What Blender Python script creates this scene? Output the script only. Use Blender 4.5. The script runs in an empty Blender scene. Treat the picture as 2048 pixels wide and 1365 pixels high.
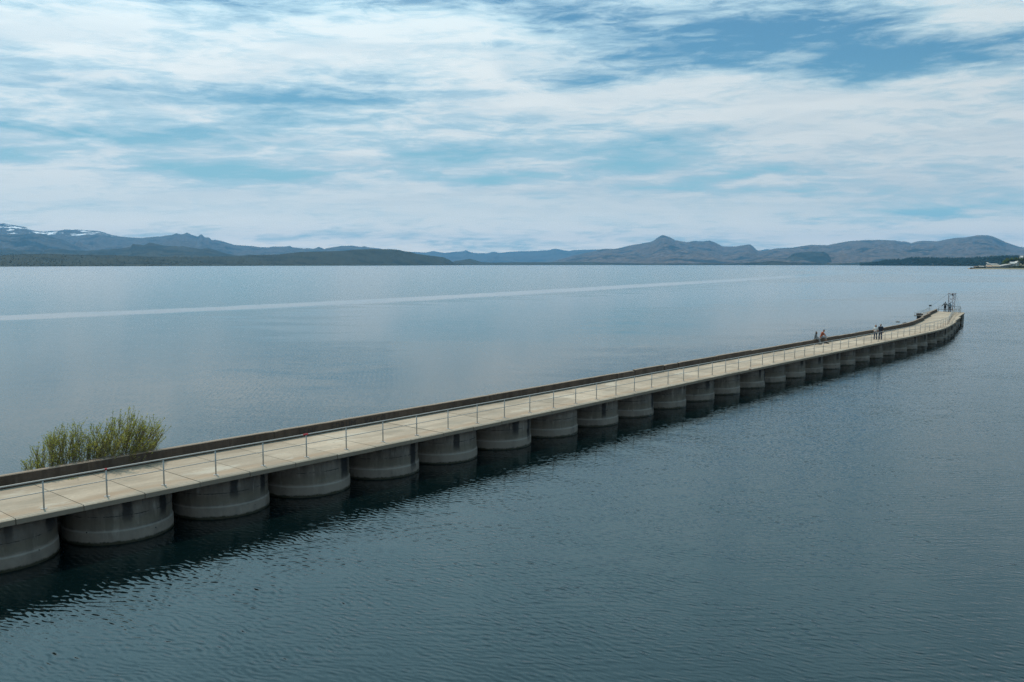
import bpy, bmesh, math, random
from mathutils import Vector, Matrix, noise as mnoise
random.seed(7)
R = math.radians
C = bpy.context.scene.collection
sc = bpy.context.scene

# ------------------------------------------------------------------ camera
F, CX, CY, HOR, CAMZ = 1745.0, 1024.0, 682.5, 529.0, 10.5
PITCH = math.atan2(CY - HOR, F)
cam_data = bpy.data.cameras.new('camera')
cam_data.sensor_width = 36.0
cam_data.lens = F / 2048 * 36.0
cam_data.clip_start = 0.1
cam_data.clip_end = 200000
cam = bpy.data.objects.new('camera', cam_data)
C.objects.link(cam)
cam.location = (0, 0, CAMZ)
cam.rotation_euler = (R(90) - PITCH, 0, 0)
sc.camera = cam

# ------------------------------------------------------------------ exposure
sc.view_settings.view_transform = 'Standard'
sc.view_settings.look = 'None'
sc.view_settings.exposure = 0.0
sc.view_settings.gamma = 1.0
sc.cycles.use_denoising = True
sc.cycles.denoising_prefilter = 'FAST'
sc.cycles.max_bounces = 6
sc.cycles.volume_bounces = 0
sc.cycles.sample_clamp_indirect = 4.0

SUN_EL, SUN_AZ = 64.0, -33.0          # azimuth clockwise from +Y
S = Vector((math.sin(R(SUN_AZ)) * math.cos(R(SUN_EL)), math.cos(R(SUN_AZ)) * math.cos(R(SUN_EL)), math.sin(R(SUN_EL))))

# ------------------------------------------------------------------ node helper
class NT:
    def __init__(s, tree): s.t = tree; s.n = tree.nodes; s.l = tree.links
    def node(s, typ, **kw):
        n = s.n.new(typ)
        for k, v in kw.items(): setattr(n, k, v)
        return n
    def put(s, sock, v):
        if isinstance(v, bpy.types.NodeSocket): s.l.new(v, sock)
        elif v is not None:
            if hasattr(sock.default_value, '__len__') and not hasattr(v, '__len__'): v = (v,) * len(sock.default_value)
            if hasattr(v, '__len__') and len(sock.default_value) == 4 and len(v) == 3: v = (*v, 1)
            sock.default_value = v
    def m(s, op, a, b=None, c=None, clamp=False):
        n = s.node('ShaderNodeMath', operation=op, use_clamp=clamp)
        s.put(n.inputs[0], a)
        if b is not None: s.put(n.inputs[1], b)
        if c is not None: s.put(n.inputs[2], c)
        return n.outputs[0]
    def vm(s, op, a, b=None):
        n = s.node('ShaderNodeVectorMath', operation=op)
        s.put(n.inputs[0], a)
        if b is not None: s.put(n.inputs[1], b)
        return n.outputs[0]
    def scale(s, a, f):
        n = s.node('ShaderNodeVectorMath', operation='SCALE'); s.put(n.inputs[0], a); s.put(n.inputs[3], f); return n.outputs[0]
    def mix(s, f, a, b, blend='MIX'):
        n = s.node('ShaderNodeMix', data_type='RGBA', blend_type=blend)
        s.put(n.inputs[0], f); s.put(n.inputs[6], a); s.put(n.inputs[7], b); return n.outputs[2]
    def noise(s, vec, scale=1.0, detail=2.0, rough=0.5, dist=0.0, col=False, dim='3D'):
        n = s.node('ShaderNodeTexNoise', noise_dimensions=dim)
        s.put(n.inputs['Vector'], vec); s.put(n.inputs['Scale'], scale); s.put(n.inputs['Detail'], detail)
        s.put(n.inputs['Roughness'], rough); s.put(n.inputs['Distortion'], dist)
        return n.outputs['Color' if col else 'Fac']
    def ss(s, x, lo, hi, a=0.0, b=1.0):
        n = s.node('ShaderNodeMapRange', interpolation_type='SMOOTHSTEP')
        s.put(n.inputs[0], x)
        for i, v in enumerate((lo, hi, a, b)): s.put(n.inputs[i + 1], v)
        return n.outputs[0]
    def lin(s, x, lo, hi, a=0.0, b=1.0):
        n = s.node('ShaderNodeMapRange')
        s.put(n.inputs[0], x)
        for i, v in enumerate((lo, hi, a, b)): s.put(n.inputs[i + 1], v)
        return n.outputs[0]
    def sep(s, v):
        n = s.node('ShaderNodeSeparateXYZ'); s.put(n.inputs[0], v); return n.outputs
    def comb(s, x, y, z=0.0):
        n = s.node('ShaderNodeCombineXYZ'); s.put(n.inputs[0], x); s.put(n.inputs[1], y); s.put(n.inputs[2], z); return n.outputs[0]
    def mapping(s, v, loc=(0, 0, 0), rot=(0, 0, 0), sc_=(1, 1, 1)):
        n = s.node('ShaderNodeMapping'); s.put(n.inputs[0], v)
        n.inputs['Location'].default_value = loc; n.inputs['Rotation'].default_value = rot; n.inputs['Scale'].default_value = sc_
        return n.outputs[0]

def material(name):
    m = bpy.data.materials.new(name); m.use_nodes = True
    t = NT(m.node_tree); m.node_tree.nodes.clear()
    out = t.node('ShaderNodeOutputMaterial'); b = t.node('ShaderNodeBsdfPrincipled')
    t.l.new(b.outputs[0], out.inputs[0])
    return m, t, b
def coords(t, which='Object'): return t.node('ShaderNodeTexCoord').outputs[which]
def plain(name, col, rough=0.7, metal=0.0, var=0.12, scale=8.0):
    m, t, b = material(name)
    n = t.noise(coords(t), scale, 4.0, .6)
    t.put(b.inputs['Base Color'], t.mix(t.lin(n, .3, .7), tuple(c * (1 - var) for c in col), tuple(min(1, c * (1 + var)) for c in col)))
    t.put(b.inputs['Roughness'], rough); t.put(b.inputs['Metallic'], metal)
    return m

# ------------------------------------------------------------------ sky
world = bpy.data.worlds.new('World'); sc.world = world; world.use_nodes = True
w = NT(world.node_tree); world.node_tree.nodes.clear()
wout = w.node('ShaderNodeOutputWorld')
sky = w.node('ShaderNodeTexSky', sky_type='NISHITA')
sky.sun_disc = False; sky.sun_elevation = R(SUN_EL); sky.sun_rotation = R(SUN_AZ)
sky.air_density = 1.0; sky.dust_density = 0.6; sky.ozone_density = 1.6
bg_sky = w.node('ShaderNodeBackground'); w.put(bg_sky.inputs[1], 0.08)
D_ = w.node('ShaderNodeTexCoord').outputs['Generated']
dx, dy, dz = w.sep(D_)
az = w.m('ARCTAN2', dx, dy); el = w.m('ARCSINE', dz)
ae = w.comb(az, el, 0.0)
zz = w.m('ADD', w.m('MAXIMUM', dz, 0.0), 0.13)
q = w.comb(w.m('DIVIDE', dx, zz), w.m('DIVIDE', dy, zz), 0.0)
wn = w.noise(q, 1.1, 3.0, .55, col=True)
warp = w.vm('SUBTRACT', wn, (.5, .5, .5))
aew = w.vm('ADD', ae, w.vm('MULTIPLY', warp, (.11, .035, 0)))
qw = w.vm('ADD', q, w.scale(warp, .9))
# streaky cirrus noise in the plane of the cloud layer
n1 = w.noise(w.mapping(qw, rot=(0, 0, R(28)), sc_=(.55, 1.5, 1)), 1.0, 7.0, .56)
n2 = w.noise(w.mapping(qw, rot=(0, 0, R(18)), sc_=(1.3, 6.5, 1)), 1.6, 6.0, .62, .4)
fib = w.noise(w.mapping(aew, rot=(0, 0, R(13)), sc_=(7, 46, 1)), 1.0, 7.0, .62, .35)
fib2 = w.noise(w.mapping(ae, rot=(0, 0, R(-9)), sc_=(16, 80, 1)), 1.0, 6.0, .65, .5)
lowsky = w.ss(el, .75, .35)
n3 = w.noise(w.mapping(q, rot=(0, 0, R(-12)), sc_=(.9, 2.6, 1)), 6.5, 6.0, .65, .8)
def blob(px, py, rx, ry, amp, ang=0.0):
    a0 = math.atan((px - 1024) / F); e0 = (529 - py) / F * math.cos(a0)
    v = w.vm('SUBTRACT', aew, (a0, e0, 0))
    if ang: v = w.mapping(v, rot=(0, 0, R(ang)))
    v = w.vm('MULTIPLY', v, (F / rx, F / ry, 0))
    n = w.node('ShaderNodeVectorMath', operation='DOT_PRODUCT'); w.put(n.inputs[0], v); w.put(n.inputs[1], v)
    return w.m('MULTIPLY', w.m('EXPONENT', w.m('MULTIPLY', n.outputs['Value'], -1.0)), amp)
blobs = [  # (px, py, half width, half height, clear < 0 < cloud)
    (1440, 88, 290, 48, -.95, 6), (1830, 120, 230, 36, -.95, -6), (1700, 60, 120, 40, -.45), (1290, 150, 170, 40, -.5), (1110, 60, 130, 34, -.3),
    (690, 22, 330, 34, -.52, -4), (330, 5, 260, 22, -.3), (1000, 30, 120, 50, -.3),
    (700, 205, 210, 34, -.5, -5), (450, 190, 260, 22, -.22), (1180, 175, 90, 24, -.5),
    (400, 342, 130, 13, -.95, -3), (560, 352, 90, 8, -.5), (330, 272, 280, 13, -.5, -4), (40, 318, 80, 12, -.4), (40, 256, 120, 9, -.4),
    (1330, 282, 120, 15, -.75, -3), (1240, 332, 90, 13, -.7), (880, 330, 110, 20, -.55), (970, 368, 80, 10, -.6), (1480, 350, 130, 12, -.6, -6), (1340, 385, 130, 9, -.6), (1120, 312, 200, 12, -.4), (1560, 385, 120, 9, -.45),
    (1900, 425, 330, 14, -.6, -3), (1680, 432, 110, 11, -.35), (820, 478, 330, 12, -.36), (1150, 492, 280, 9, -.25), (250, 482, 300, 9, -.08), (1600, 492, 420, 9, -.2),
    (260, 90, 320, 62, .42, -3), (780, 95, 260, 44, .4, -10), (1010, 150, 210, 46, .45, -14), (1380, 185, 150, 24, .5, -3), (1600, 225, 380, 54, .5), (1130, 222, 200, 22, .35), (1950, 40, 130, 50, .55),
    (550, 155, 90, 10, .3), (735, 312, 50, 7, .5), (950, 342, 110, 8, .45), (1480, 362, 70, 8, .45), (1870, 290, 250, 55, .4), (600, 395, 600, 32, .3), (1250, 430, 420, 26, .35), (1780, 452, 250, 12, .3), (120, 390, 300, 50, .25),
]
cov = w.m('ADD', w.m('MULTIPLY', w.m('SUBTRACT', n1, .5), .85), .89)
cov = w.m('ADD', cov, w.m('MULTIPLY', w.m('SUBTRACT', n2, .5), .7))
cov = w.m('ADD', cov, w.m('MULTIPLY', w.m('SUBTRACT', n3, .5), .45))
cov = w.m('ADD', cov, w.m('MULTIPLY', w.m('MULTIPLY', w.m('SUBTRACT', w.ss(fib, .36, .66), .5), .46), lowsky))
cov = w.m('ADD', cov, w.m('MULTIPLY', w.m('MULTIPLY', w.m('SUBTRACT', w.ss(fib2, .38, .66), .5), .42), lowsky))
for bl in blobs:
    cov = w.m('ADD', cov, blob(*bl))
alpha = w.ss(cov, -.05, .95)
alpha = w.m('MULTIPLY', alpha, w.ss(el, .85, .33, .42, 1.0))     # the sheet thins out overhead
thick = w.ss(cov, .6, 1.35)
grey = w.noise(w.mapping(qw, sc_=(.8, 2.2, 1)), 1.5, 5.0, .55)
ccol = w.mix(thick, (.425, .585, .66), (.675, .73, .735))
ccol = w.mix(w.ss(grey, .42, .66, 0, .45), ccol, (.46, .57, .63))
ccol = w.mix(w.ss(el, .10, .03, 0, .8), ccol, (.73, .805, .79))
ccol = w.mix(w.ss(el, .07, .01, 0, .95), ccol, (1.28, 1.18, 1.02))
ccol = w.mix(w.ss(el, .18, .52, 0, 1), ccol, (.44, .735, .85))  # unseen cloud overhead tinted teal to colour the near water
sdot = w.node('ShaderNodeVectorMath', operation='DOT_PRODUCT'); w.put(sdot.inputs[0], D_); w.put(sdot.inputs[1], tuple(S))
glow = w.m('ADD', 1.0, w.m('MULTIPLY', w.m('POWER', w.m('MAXIMUM', sdot.outputs['Value'], 0.0), 3.0), 1.6))   # thin cloud scatters forward: brighter towards the sun
ccol = w.scale(ccol, glow)
bg_cl = w.node('ShaderNodeBackground'); w.put(bg_cl.inputs[0], ccol); w.put(bg_cl.inputs[1], 1.0)
skyc = w.mix(1.0, sky.outputs[0], (.58, .99, 1.04), 'MULTIPLY')
skyc = w.mix(w.ss(el, .22, .02, 0, .9), skyc, (4.6, 8.2, 9.6))
w.put(bg_sky.inputs[0], skyc)
wm = w.node('ShaderNodeMixShader'); w.put(wm.inputs[0], alpha)
w.l.new(bg_sky.outputs[0], wm.inputs[1]); w.l.new(bg_cl.outputs[0], wm.inputs[2]); w.l.new(wm.outputs[0], wout.inputs[0])

# ------------------------------------------------------------------ sun
sd = bpy.data.lights.new('sun', 'SUN'); sd.energy = 3.2; sd.angle = R(.6); sd.color = (1.0, .90, .76)
sun = bpy.data.objects.new('sun', sd); C.objects.link(sun)
sun.rotation_euler = (-S).to_track_quat('-Z', 'Y').to_euler()
sun.location = (0, 0, 50)

# ------------------------------------------------------------------ object helpers
def tag(o, label=None, cat=None, group=None, kind=None):
    if label: o['label'] = label
    if cat: o['category'] = cat
    if group: o['group'] = group
    if kind: o['kind'] = kind
    return o
def empty(name, loc=(0, 0, 0), rz=0.0):
    o = bpy.data.objects.new(name, None); C.objects.link(o)
    o.location = loc; o.rotation_euler = (0, 0, rz); o.empty_display_size = .2
    return o
def obj(name, bm, mat, parent=None, loc=None, smooth=False):
    me = bpy.data.meshes.new(name)
    if isinstance(bm, bmesh.types.BMesh):
        bmesh.ops.recalc_face_normals(bm, faces=bm.faces[:]); bm.to_mesh(me); bm.free()
    else:
        me.from_pydata(bm[0], [], bm[1]); me.update()
    for p in me.polygons: p.use_smooth = smooth
    o = bpy.data.objects.new(name, me); C.objects.link(o)
    for mm in (mat if isinstance(mat, (list, tuple)) else [mat]): me.materials.append(mm)
    if parent: o.parent = parent
    if loc is not None: o.location = loc
    return o
def box(bm, c, s, rot=None, bev=0.0):
    r = bmesh.ops.create_cube(bm, size=1.0)
    M = Matrix.Translation(c) @ (rot.to_4x4() if rot else Matrix.Identity(4)) @ Matrix.Diagonal((*s, 1))
    bmesh.ops.transform(bm, matrix=M, verts=r['verts'])
    if bev: bmesh.ops.bevel(bm, geom=list({e for v in r['verts'] for e in v.link_edges}), offset=bev, segments=1, affect='EDGES')
def tube(bm, pts, r, n=8, r2=None, cap=True):
    pts = [Vector(p) for p in pts]; rings = []
    for i, p in enumerate(pts):
        d = (pts[min(i + 1, len(pts) - 1)] - pts[max(i - 1, 0)]).normalized()
        a = d.cross(Vector((0, 0, 1)) if abs(d.z) < .9 else Vector((1, 0, 0))).normalized(); b = d.cross(a)
        rr = r if r2 is None else r + (r2 - r) * i / max(1, len(pts) - 1)
        rings.append([bm.verts.new(p + (a * math.cos(2 * math.pi * k / n) + b * math.sin(2 * math.pi * k / n)) * rr) for k in range(n)])
    for A, B in zip(rings, rings[1:]):
        for k in range(n): bm.faces.new((A[k], A[(k + 1) % n], B[(k + 1) % n], B[k]))
    if cap: bm.faces.new(rings[0]); bm.faces.new(rings[-1][::-1])
def ray(px, py):
    c, s = math.cos(PITCH), math.sin(PITCH)
    x = (px - CX) / F; y = -(py - CY) / F
    return Vector((x, c + y * s, y * c - s))
def at_depth(px, py, Y):
    d = ray(px, py); return Vector((0, 0, CAMZ)) + d * (Y / d.y)
def at_height(px, py, z):
    d = ray(px, py); return Vector((0, 0, CAMZ)) + d * ((z - CAMZ) / d.z)
def shore(py): return CAMZ * F / (py - HOR)

# ------------------------------------------------------------------ water
wm_, t, b = material('lake_water')
pos = t.node('ShaderNodeNewGeometry').outputs['Position']
X, Y, _ = t.sep(pos)
pr = t.mapping(pos, rot=(0, 0, R(20)))            # u along the wave crests, v along their travel
big = t.noise(t.mapping(pos, rot=(0, 0, R(24)), sc_=(.006, .022, 1)), 1.0, 3.0, .55)
mid = t.noise(t.mapping(pos, rot=(0, 0, R(18)), sc_=(.05, .11, 1)), 1.0, 2.0, .5)
jig = t.scale(t.vm('SUBTRACT', t.noise(pos, .45, 2.0, .5, col=True), (.5, .5, .5)), .9)
pj = t.vm('ADD', pr, jig)
def ripple(scale, rot, det, loc=(0, 0, 0)):
    return t.m('SUBTRACT', t.noise(t.vm('MULTIPLY', t.mapping(pj, loc=loc, rot=(0, 0, R(rot))), scale), 1.0, det, .55), .5)
nc = ripple((.60, 2.7, 1), -13, 2.0, (2, 9, 0))
ne = ripple((.16, .62, 1), 6, 2.0, (5, 1, 0))
nb = ripple((3.4, 15.0, 1), 11, 1.5, (7, 3, 0))
nd = t.vm('SUBTRACT', t.noise(pos, 11.0, 2.0, .6, col=True), (.5, .5, .5))
jw = t.vm('ADD', pos, t.scale(t.vm('SUBTRACT', t.noise(pos, .8, 2.0, .5, col=True), (.5, .5, .5)), .55))
train = None                                                       # trains of small wind waves from slightly different directions
for lam, dth, ph, env_sc in ((.18, -13, 0, .9), (.225, -4, 2.1, .6), (.155, 6, 4.0, 1.1), (.28, 15, 1.1, .5), (.20, 25, 5.2, .8), (.38, -22, 3.0, .35)):
    th_ = R(20 + dth); kx, ky = math.sin(th_) * 2 * math.pi / lam, math.cos(th_) * 2 * math.pi / lam
    dp = t.node('ShaderNodeVectorMath', operation='DOT_PRODUCT'); t.put(dp.inputs[0], jw); t.put(dp.inputs[1], (kx, ky, 0))
    en = t.ss(t.noise(t.mapping(pos, loc=(ph * 3, ph, 0), rot=(0, 0, R(20 + dth)), sc_=(env_sc * .6, env_sc, 1)), 1.0, 1.0, .5), .36, .66, .15, 1.0)
    wv = t.m('MULTIPLY', t.m('SINE', t.m('ADD', dp.outputs['Value'], ph)), t.m('MULTIPLY', en, .035))
    train = wv if train is None else t.m('ADD', train, wv)
def peaky(n, a, k): return t.m('MULTIPLY', n, t.m('ADD', t.m('MULTIPLY', t.m('ABSOLUTE', n), k), a))
along = t.m('ADD', peaky(train, .62, 7.0), t.m('ADD', peaky(nb, .06, .4), t.m('ADD', peaky(nc, .05, .25), t.m('MULTIPLY', ne, .045))))
# calm slicks: a boat's old wake and broad smooth patches
def curve_x(pts):
    y0, y1 = pts[0][0], pts[-1][0]; x0, x1 = min(p[1] for p in pts), max(p[1] for p in pts)
    fc = t.node('ShaderNodeFloatCurve'); cv = fc.mapping.curves[0]
    P = [((a - y0) / (y1 - y0), (bb - x0) / (x1 - x0)) for a, bb in pts]
    cv.points[0].location = P[0]; cv.points[1].location = P[-1]
    for p in P[1:-1]: cv.points.new(*p)
    fc.mapping.update()
    t.put(fc.inputs['Value'], t.m('DIVIDE', t.m('SUBTRACT', Y, y0), y1 - y0, clamp=True))
    return t.m('ADD', t.m('MULTIPLY', fc.outputs[0], x1 - x0), x0), y0, y1
def wp(px, py):
    p = at_height(px, py, 0); return (p.y, p.x)
def band(pxs, wl, wr, fade=0.0, metric=False):
    """mask of a strip of calm water whose centre line is given in plan; wl, wr widths as a share of the depth"""
    c, y0, y1 = curve_x([wp(*p) for p in pxs])
    d = t.m('DIVIDE', t.m('SUBTRACT', X, c), t.m('ADD', .85, t.m('MULTIPLY', Y, .0009))) if metric else t.m('DIVIDE', t.m('SUBTRACT', X, c), Y)
    d = t.m('ADD', d, t.m('MULTIPLY', t.m('SUBTRACT', mid, .5), fade))
    mk = t.m('MULTIPLY', t.ss(d, -wl, -wl * .55), t.ss(d, wr, wr * .3))
    return t.m('MULTIPLY', mk, t.m('MULTIPLY', t.m('GREATER_THAN', Y, y0 * .6), t.ss(Y, y1 * 1.01, y1 * .97)))
wake = band([(-300, 652), (0, 637), (200, 628), (400, 620), (600, 610), (800, 600), (1000, 589), (1200, 577), (1400, 565), (1560, 555), (1660, 548.5), (1712, 545)], 15.0, 16.0, 9.0, True)
patch2 = band([(1000, 622), (1300, 603), (1550, 589), (1800, 573), (1920, 565)], .30, .28, .5)
patch3 = band([(900, 700), (1150, 668), (1400, 640), (1600, 622), (1780, 602)], .16, .30, .5)
wake2 = band([(1712, 545), (1690, 543.2), (1640, 541.2), (1560, 539.6), (1480, 538.4)], 30.0, 30.0, 12.0, True)
wake = t.m('MAXIMUM', wake, t.m('MULTIPLY', wake2, .8))
calm = t.m('MAXIMUM', wake, t.m('MAXIMUM', t.m('MULTIPLY', patch2, .55), t.m('MULTIPLY', patch3, .4)))
amp = t.m('MULTIPLY', t.lin(big, .3, .72, .75, 1.2), t.lin(calm, 0, 1, 1.0, .05))
latp = t.m('ADD', t.m('MULTIPLY', t.m('SUBTRACT', X, -2.65), .755), t.m('MULTIPLY', t.m('SUBTRACT', Y, 46.0), -.656))
lee = t.m('MULTIPLY', t.ss(latp, -30.0, -3.0, .52, 1.25), t.ss(Y, 120.0, 600.0, 1.0, .85))   # smoother beyond the pier and far out
amp = t.m('MULTIPLY', amp, lee)
amp = t.m('MULTIPLY', amp, t.lin(mid, .3, .7, .8, 1.2))
fine = t.m('MULTIPLY', amp, .03)
ca, sa = math.cos(R(20)), math.sin(R(20))
sx = t.m('ADD', t.m('MULTIPLY', t.m('MULTIPLY', along, amp), sa), t.m('MULTIPLY', t.sep(nd)[0], fine))
sy = t.m('ADD', t.m('MULTIPLY', t.m('MULTIPLY', along, amp), ca), t.m('MULTIPLY', t.sep(nd)[1], fine))
sy = t.m('ADD', sy, t.m('MULTIPLY', t.m('SUBTRACT', 1.0, t.m('MULTIPLY', calm, t.lin(Y, 250, 900, .78, .15))), -.042))                        # normals tilted towards the camera so the pier's reflection comes out shorter
nrm = t.vm('NORMALIZE', t.comb(sx, sy, 1.0))
t.put(b.inputs['Normal'], nrm)
t.put(b.inputs['Base Color'], t.mix(t.lin(big, .3, .7), (.0012, .0050, .0056), (.0018, .0068, .0075)))
t.put(b.inputs['Roughness'], .045); t.put(b.inputs['IOR'], 1.53); t.put(b.inputs['Specular Tint'], (.80, .97, 1.0))
WATER = wm_
ticks = [-30000, -12000, -4000, -1500, -400, -100, 0, 100, 400, 1500, 6000, 16000, 30000]
yt = [-3000, -800, -100, 0, 60, 150, 400, 1200, 4000, 12000, 36000]
vs = [(x, y, 0) for y in yt for x in ticks]; k = len(ticks)
fs = [(j * k + i, j * k + i + 1, (j + 1) * k + i + 1, (j + 1) * k + i) for j in range(len(yt) - 1) for i in range(k - 1)]
tag(obj('water', (vs, fs), WATER), 'calm blue grey lake with small ripples and a pale smooth wake', kind='structure')

# ------------------------------------------------------------------ far land
def fbm(x, y, o=5, s=0.0):
    return mnoise.fractal(Vector((x, y, s)), 1.0, 2.0, o)
def ridged(x, y, s=0.0):
    v = 0.0; a = .5; f = 1.0
    for _ in range(5):
        v += a * (1 - abs(mnoise.noise(Vector((x * f, y * f, s))) * 2)); a *= .5; f *= 2.05
    return v
def conv(pts, ox, oy, s): return [(ox + x / s, oy + y / s) for x, y in pts]
def interp(pts, x):
    if x <= pts[0][0]: return pts[0][1]
    for (x0, y0), (x1, y1) in zip(pts, pts[1:]):
        if x <= x1: return y0 + (y1 - y0) * (x - x0) / max(1e-6, x1 - x0)
    return pts[-1][1]
def terrain(name, pts, D, base, mat, label, amp=1.0, step=2.0, rows=26, power=1.15, nscale=1400.0, seed=0.0, jitter=0.25, depth_back=.12, kind='structure'):
    """a range of hills: its skyline at distance D falls to the shore (base: distance, or pairs of photo x and distance) and again behind"""
    x0, x1 = pts[0][0], pts[-1][0]; n = int((x1 - x0) / step) + 1
    verts = []; faces = []
    for i in range(n + 1):
        px = x0 + (x1 - x0) * i / n
        py = interp(pts, px) + jitter * fbm(px * .13, seed, 3)
        top = at_depth(px, py, D); Db = interp(base, px) if isinstance(base, list) else base
        u = top.x / top.y
        for j in range(rows + 5):
            if j <= rows:
                v = j / rows; d = Db + (D - Db) * v
                x, y = u * d, d
                z = max(top.z, 1) * v ** power
                env = math.sin(math.pi * min(1, v)) ** .8
                z += (ridged(x / nscale, y / nscale * .6, seed) - .62) * amp * max(top.z, 1) * env * .55
                z = max(z, .25 if j == 0 else 0.6 + v)
            else:
                v = (j - rows) / 4; d = D * (1 + depth_back * v); x, y = u * d, d; z = max(top.z * (1 - v) ** 1.2, .3)
            verts.append((x, y, z))
    rr = rows + 5
    for i in range(n):
        for j in range(rr - 1):
            a = i * rr + j; faces.append((a, a + rr, a + rr + 1, a + 1))
    o = obj(name, (verts, faces), mat, smooth=True)
    return tag(o, label, kind=kind)

def land(name, low, high, dark, patch=.5, scale=.0022, snow=None, speck=0.0):
    m, t, b = material(name)
    p = t.node('ShaderNodeNewGeometry').outputs['Position']
    n = t.noise(t.vm('MULTIPLY', p, (1, 1, 2)), scale, 8.0, .6)
    n2 = t.noise(p, scale * 6, 6.0, .65)
    col = t.mix(t.ss(n2, .35, .65), low, high)
    col = t.mix(t.ss(n, patch, patch + .10), col, dark)
    if speck:
        v = t.node('ShaderNodeTexVoronoi'); t.put(v.inputs['Vector'], p); t.put(v.inputs['Scale'], speck)
        col = t.mix(t.ss(v.outputs['Distance'], .55, .25, 0, .75), col, dark)
    if snow:
        z = t.sep(p)[2]
        sn = t.noise(t.vm('MULTIPLY', t.mapping(p, rot=(0, 0, .5)), (1, 1, 3.0)), .0021, 4.0, .55)
        k = t.m('MULTIPLY', t.m('MULTIPLY', t.ss(sn, .555, .568), t.ss(z, snow, snow + 60)), t.ss(t.sep(p)[0], -10300, -10700))
        col = t.mix(k, col, (.86, .88, .90))
    t.put(b.inputs['Base Color'], col); t.put(b.inputs['Roughness'], .95); t.put(b.inputs['Specular IOR Level'], .1)
    return m
M_rock = land('dry_mountain', (.044, .038, .034), (.165, .118, .088), (.018, .022, .022), .51)
M_snow = land('snowy_mountain', (.050, .046, .042), (.125, .105, .086), (.020, .025, .025), .51, snow=700)
M_spur = land('mountain_spur', (.040, .039, .034), (.100, .086, .068), (.015, .021, .019), .47)
M_hill = land('wooded_hill', (.034, .036, .026), (.060, .058, .042), (.014, .021, .017), .42, .003)
M_plain = land('shrub_plain', (.028, .036, .029), (.044, .050, .039), (.018, .026, .022), .50, .004)
M_blue = land('far_range', (.06, .06, .058), (.10, .095, .09), (.035, .04, .04), .5, .0012)

z6 = lambda p: conv(p, 0, 440, 6.827)
z7 = lambda p: conv(p, 300, 450, 6.0235)
z5 = lambda p: conv(p, 600, 460, 3.4133)
z4 = lambda p: conv(p, 1100, 450, 3.103)
z8 = lambda p: conv(p, 1700, 440, 5.885)
zf = lambda p: conv(p, 1720, 490, 10.24)
zp = lambda p: conv(p, 1900, 500, 13.84)

# far blue range in the middle
terrain('mountain_range', [(690, 503)] + z5([(545, 150), (740, 150), (860, 155), (910, 145), (990, 158), (1060, 150), (1110, 147), (1128, 143), (1135, 137), (1143, 145), (1170, 155), (1210, 160), (1280, 160), (1320, 150), (1360, 158), (1420, 151), (1500, 147), (1600, 145), (1690, 140), (1740, 128), (1800, 140), (1840, 145), (1870, 138), (2048, 134)]) + z4([(50, 150), (100, 162), (140, 155), (280, 153), (340, 152), (700, 160), (1290, 162), (1345, 151), (1400, 156), (1480, 165)]),
        33000, 25000, M_blue, 'faint blue mountain range farthest away across the lake', amp=.9, nscale=2600, seed=3.1)
# snowy skyline on the left
A = [(-60, 452), (-30, 448)] + z6([(0, 55), (40, 47), (120, 63), (200, 74), (260, 88), (330, 95), (370, 110), (430, 140), (480, 150), (560, 158), (680, 153), (800, 148), (900, 130), (980, 138), (1060, 132), (1200, 145), (1330, 150), (1430, 175), (1480, 195), (1560, 212), (1650, 230), (1800, 243), (1940, 247)]) + z7([(0, 150), (90, 140), (120, 143), (200, 127), (260, 125), (290, 112), (315, 100), (350, 113), (400, 113), (450, 94), (500, 120), (580, 145), (590, 128), (620, 114), (645, 135), (660, 152), (700, 151), (725, 162), (740, 183), (780, 181), (840, 190), (1020, 243), (1250, 258), (1320, 270), (1430, 272), (1480, 262), (1620, 263), (1680, 254), (1720, 272), (1860, 288), (1890, 279), (1970, 290), (2030, 268)]) + z5([(45, 124), (90, 130), (130, 117), (165, 130), (215, 120), (280, 110), (350, 108), (420, 117), (440, 111), (460, 119), (545, 128), (600, 140), (740, 160), (800, 190)])
terrain('mountain_ridge', A, 23500, 14500, M_snow, 'blue grey mountain ridge with snow patches above the left shore', amp=1.0, nscale=2000, seed=1.3)
terrain('mountain_spur', [(-60, 470)] + z6([(0, 190), (150, 192), (330, 186), (560, 186), (640, 205), (760, 245), (850, 268), (1000, 330), (1150, 380), (1350, 440), (1500, 470)]), 18500, 12000, M_spur, 'dark shoulder of hillside below the snow patches', amp=.8, nscale=1500, seed=5.2)
terrain('wooded_ridge', [(-60, 497)] + z6([(0, 392), (150, 395), (400, 440), (560, 455), (620, 410), (700, 394), (880, 400), (960, 415), (1200, 422), (1450, 402), (1650, 390), (1780, 370), (1815, 330), (1900, 335), (1960, 350)]) + z7([(0, 214), (60, 225), (180, 252), (380, 258), (400, 254), (430, 264), (600, 290), (700, 286), (760, 297), (850, 325), (940, 350), (1060, 372), (1200, 360), (1300, 365), (1450, 400)]), 12500, 8500, M_hill, 'low dark wooded ridge rising behind the left shore woods', amp=.7, nscale=900, seed=7.7, jitter=.6)
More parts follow.
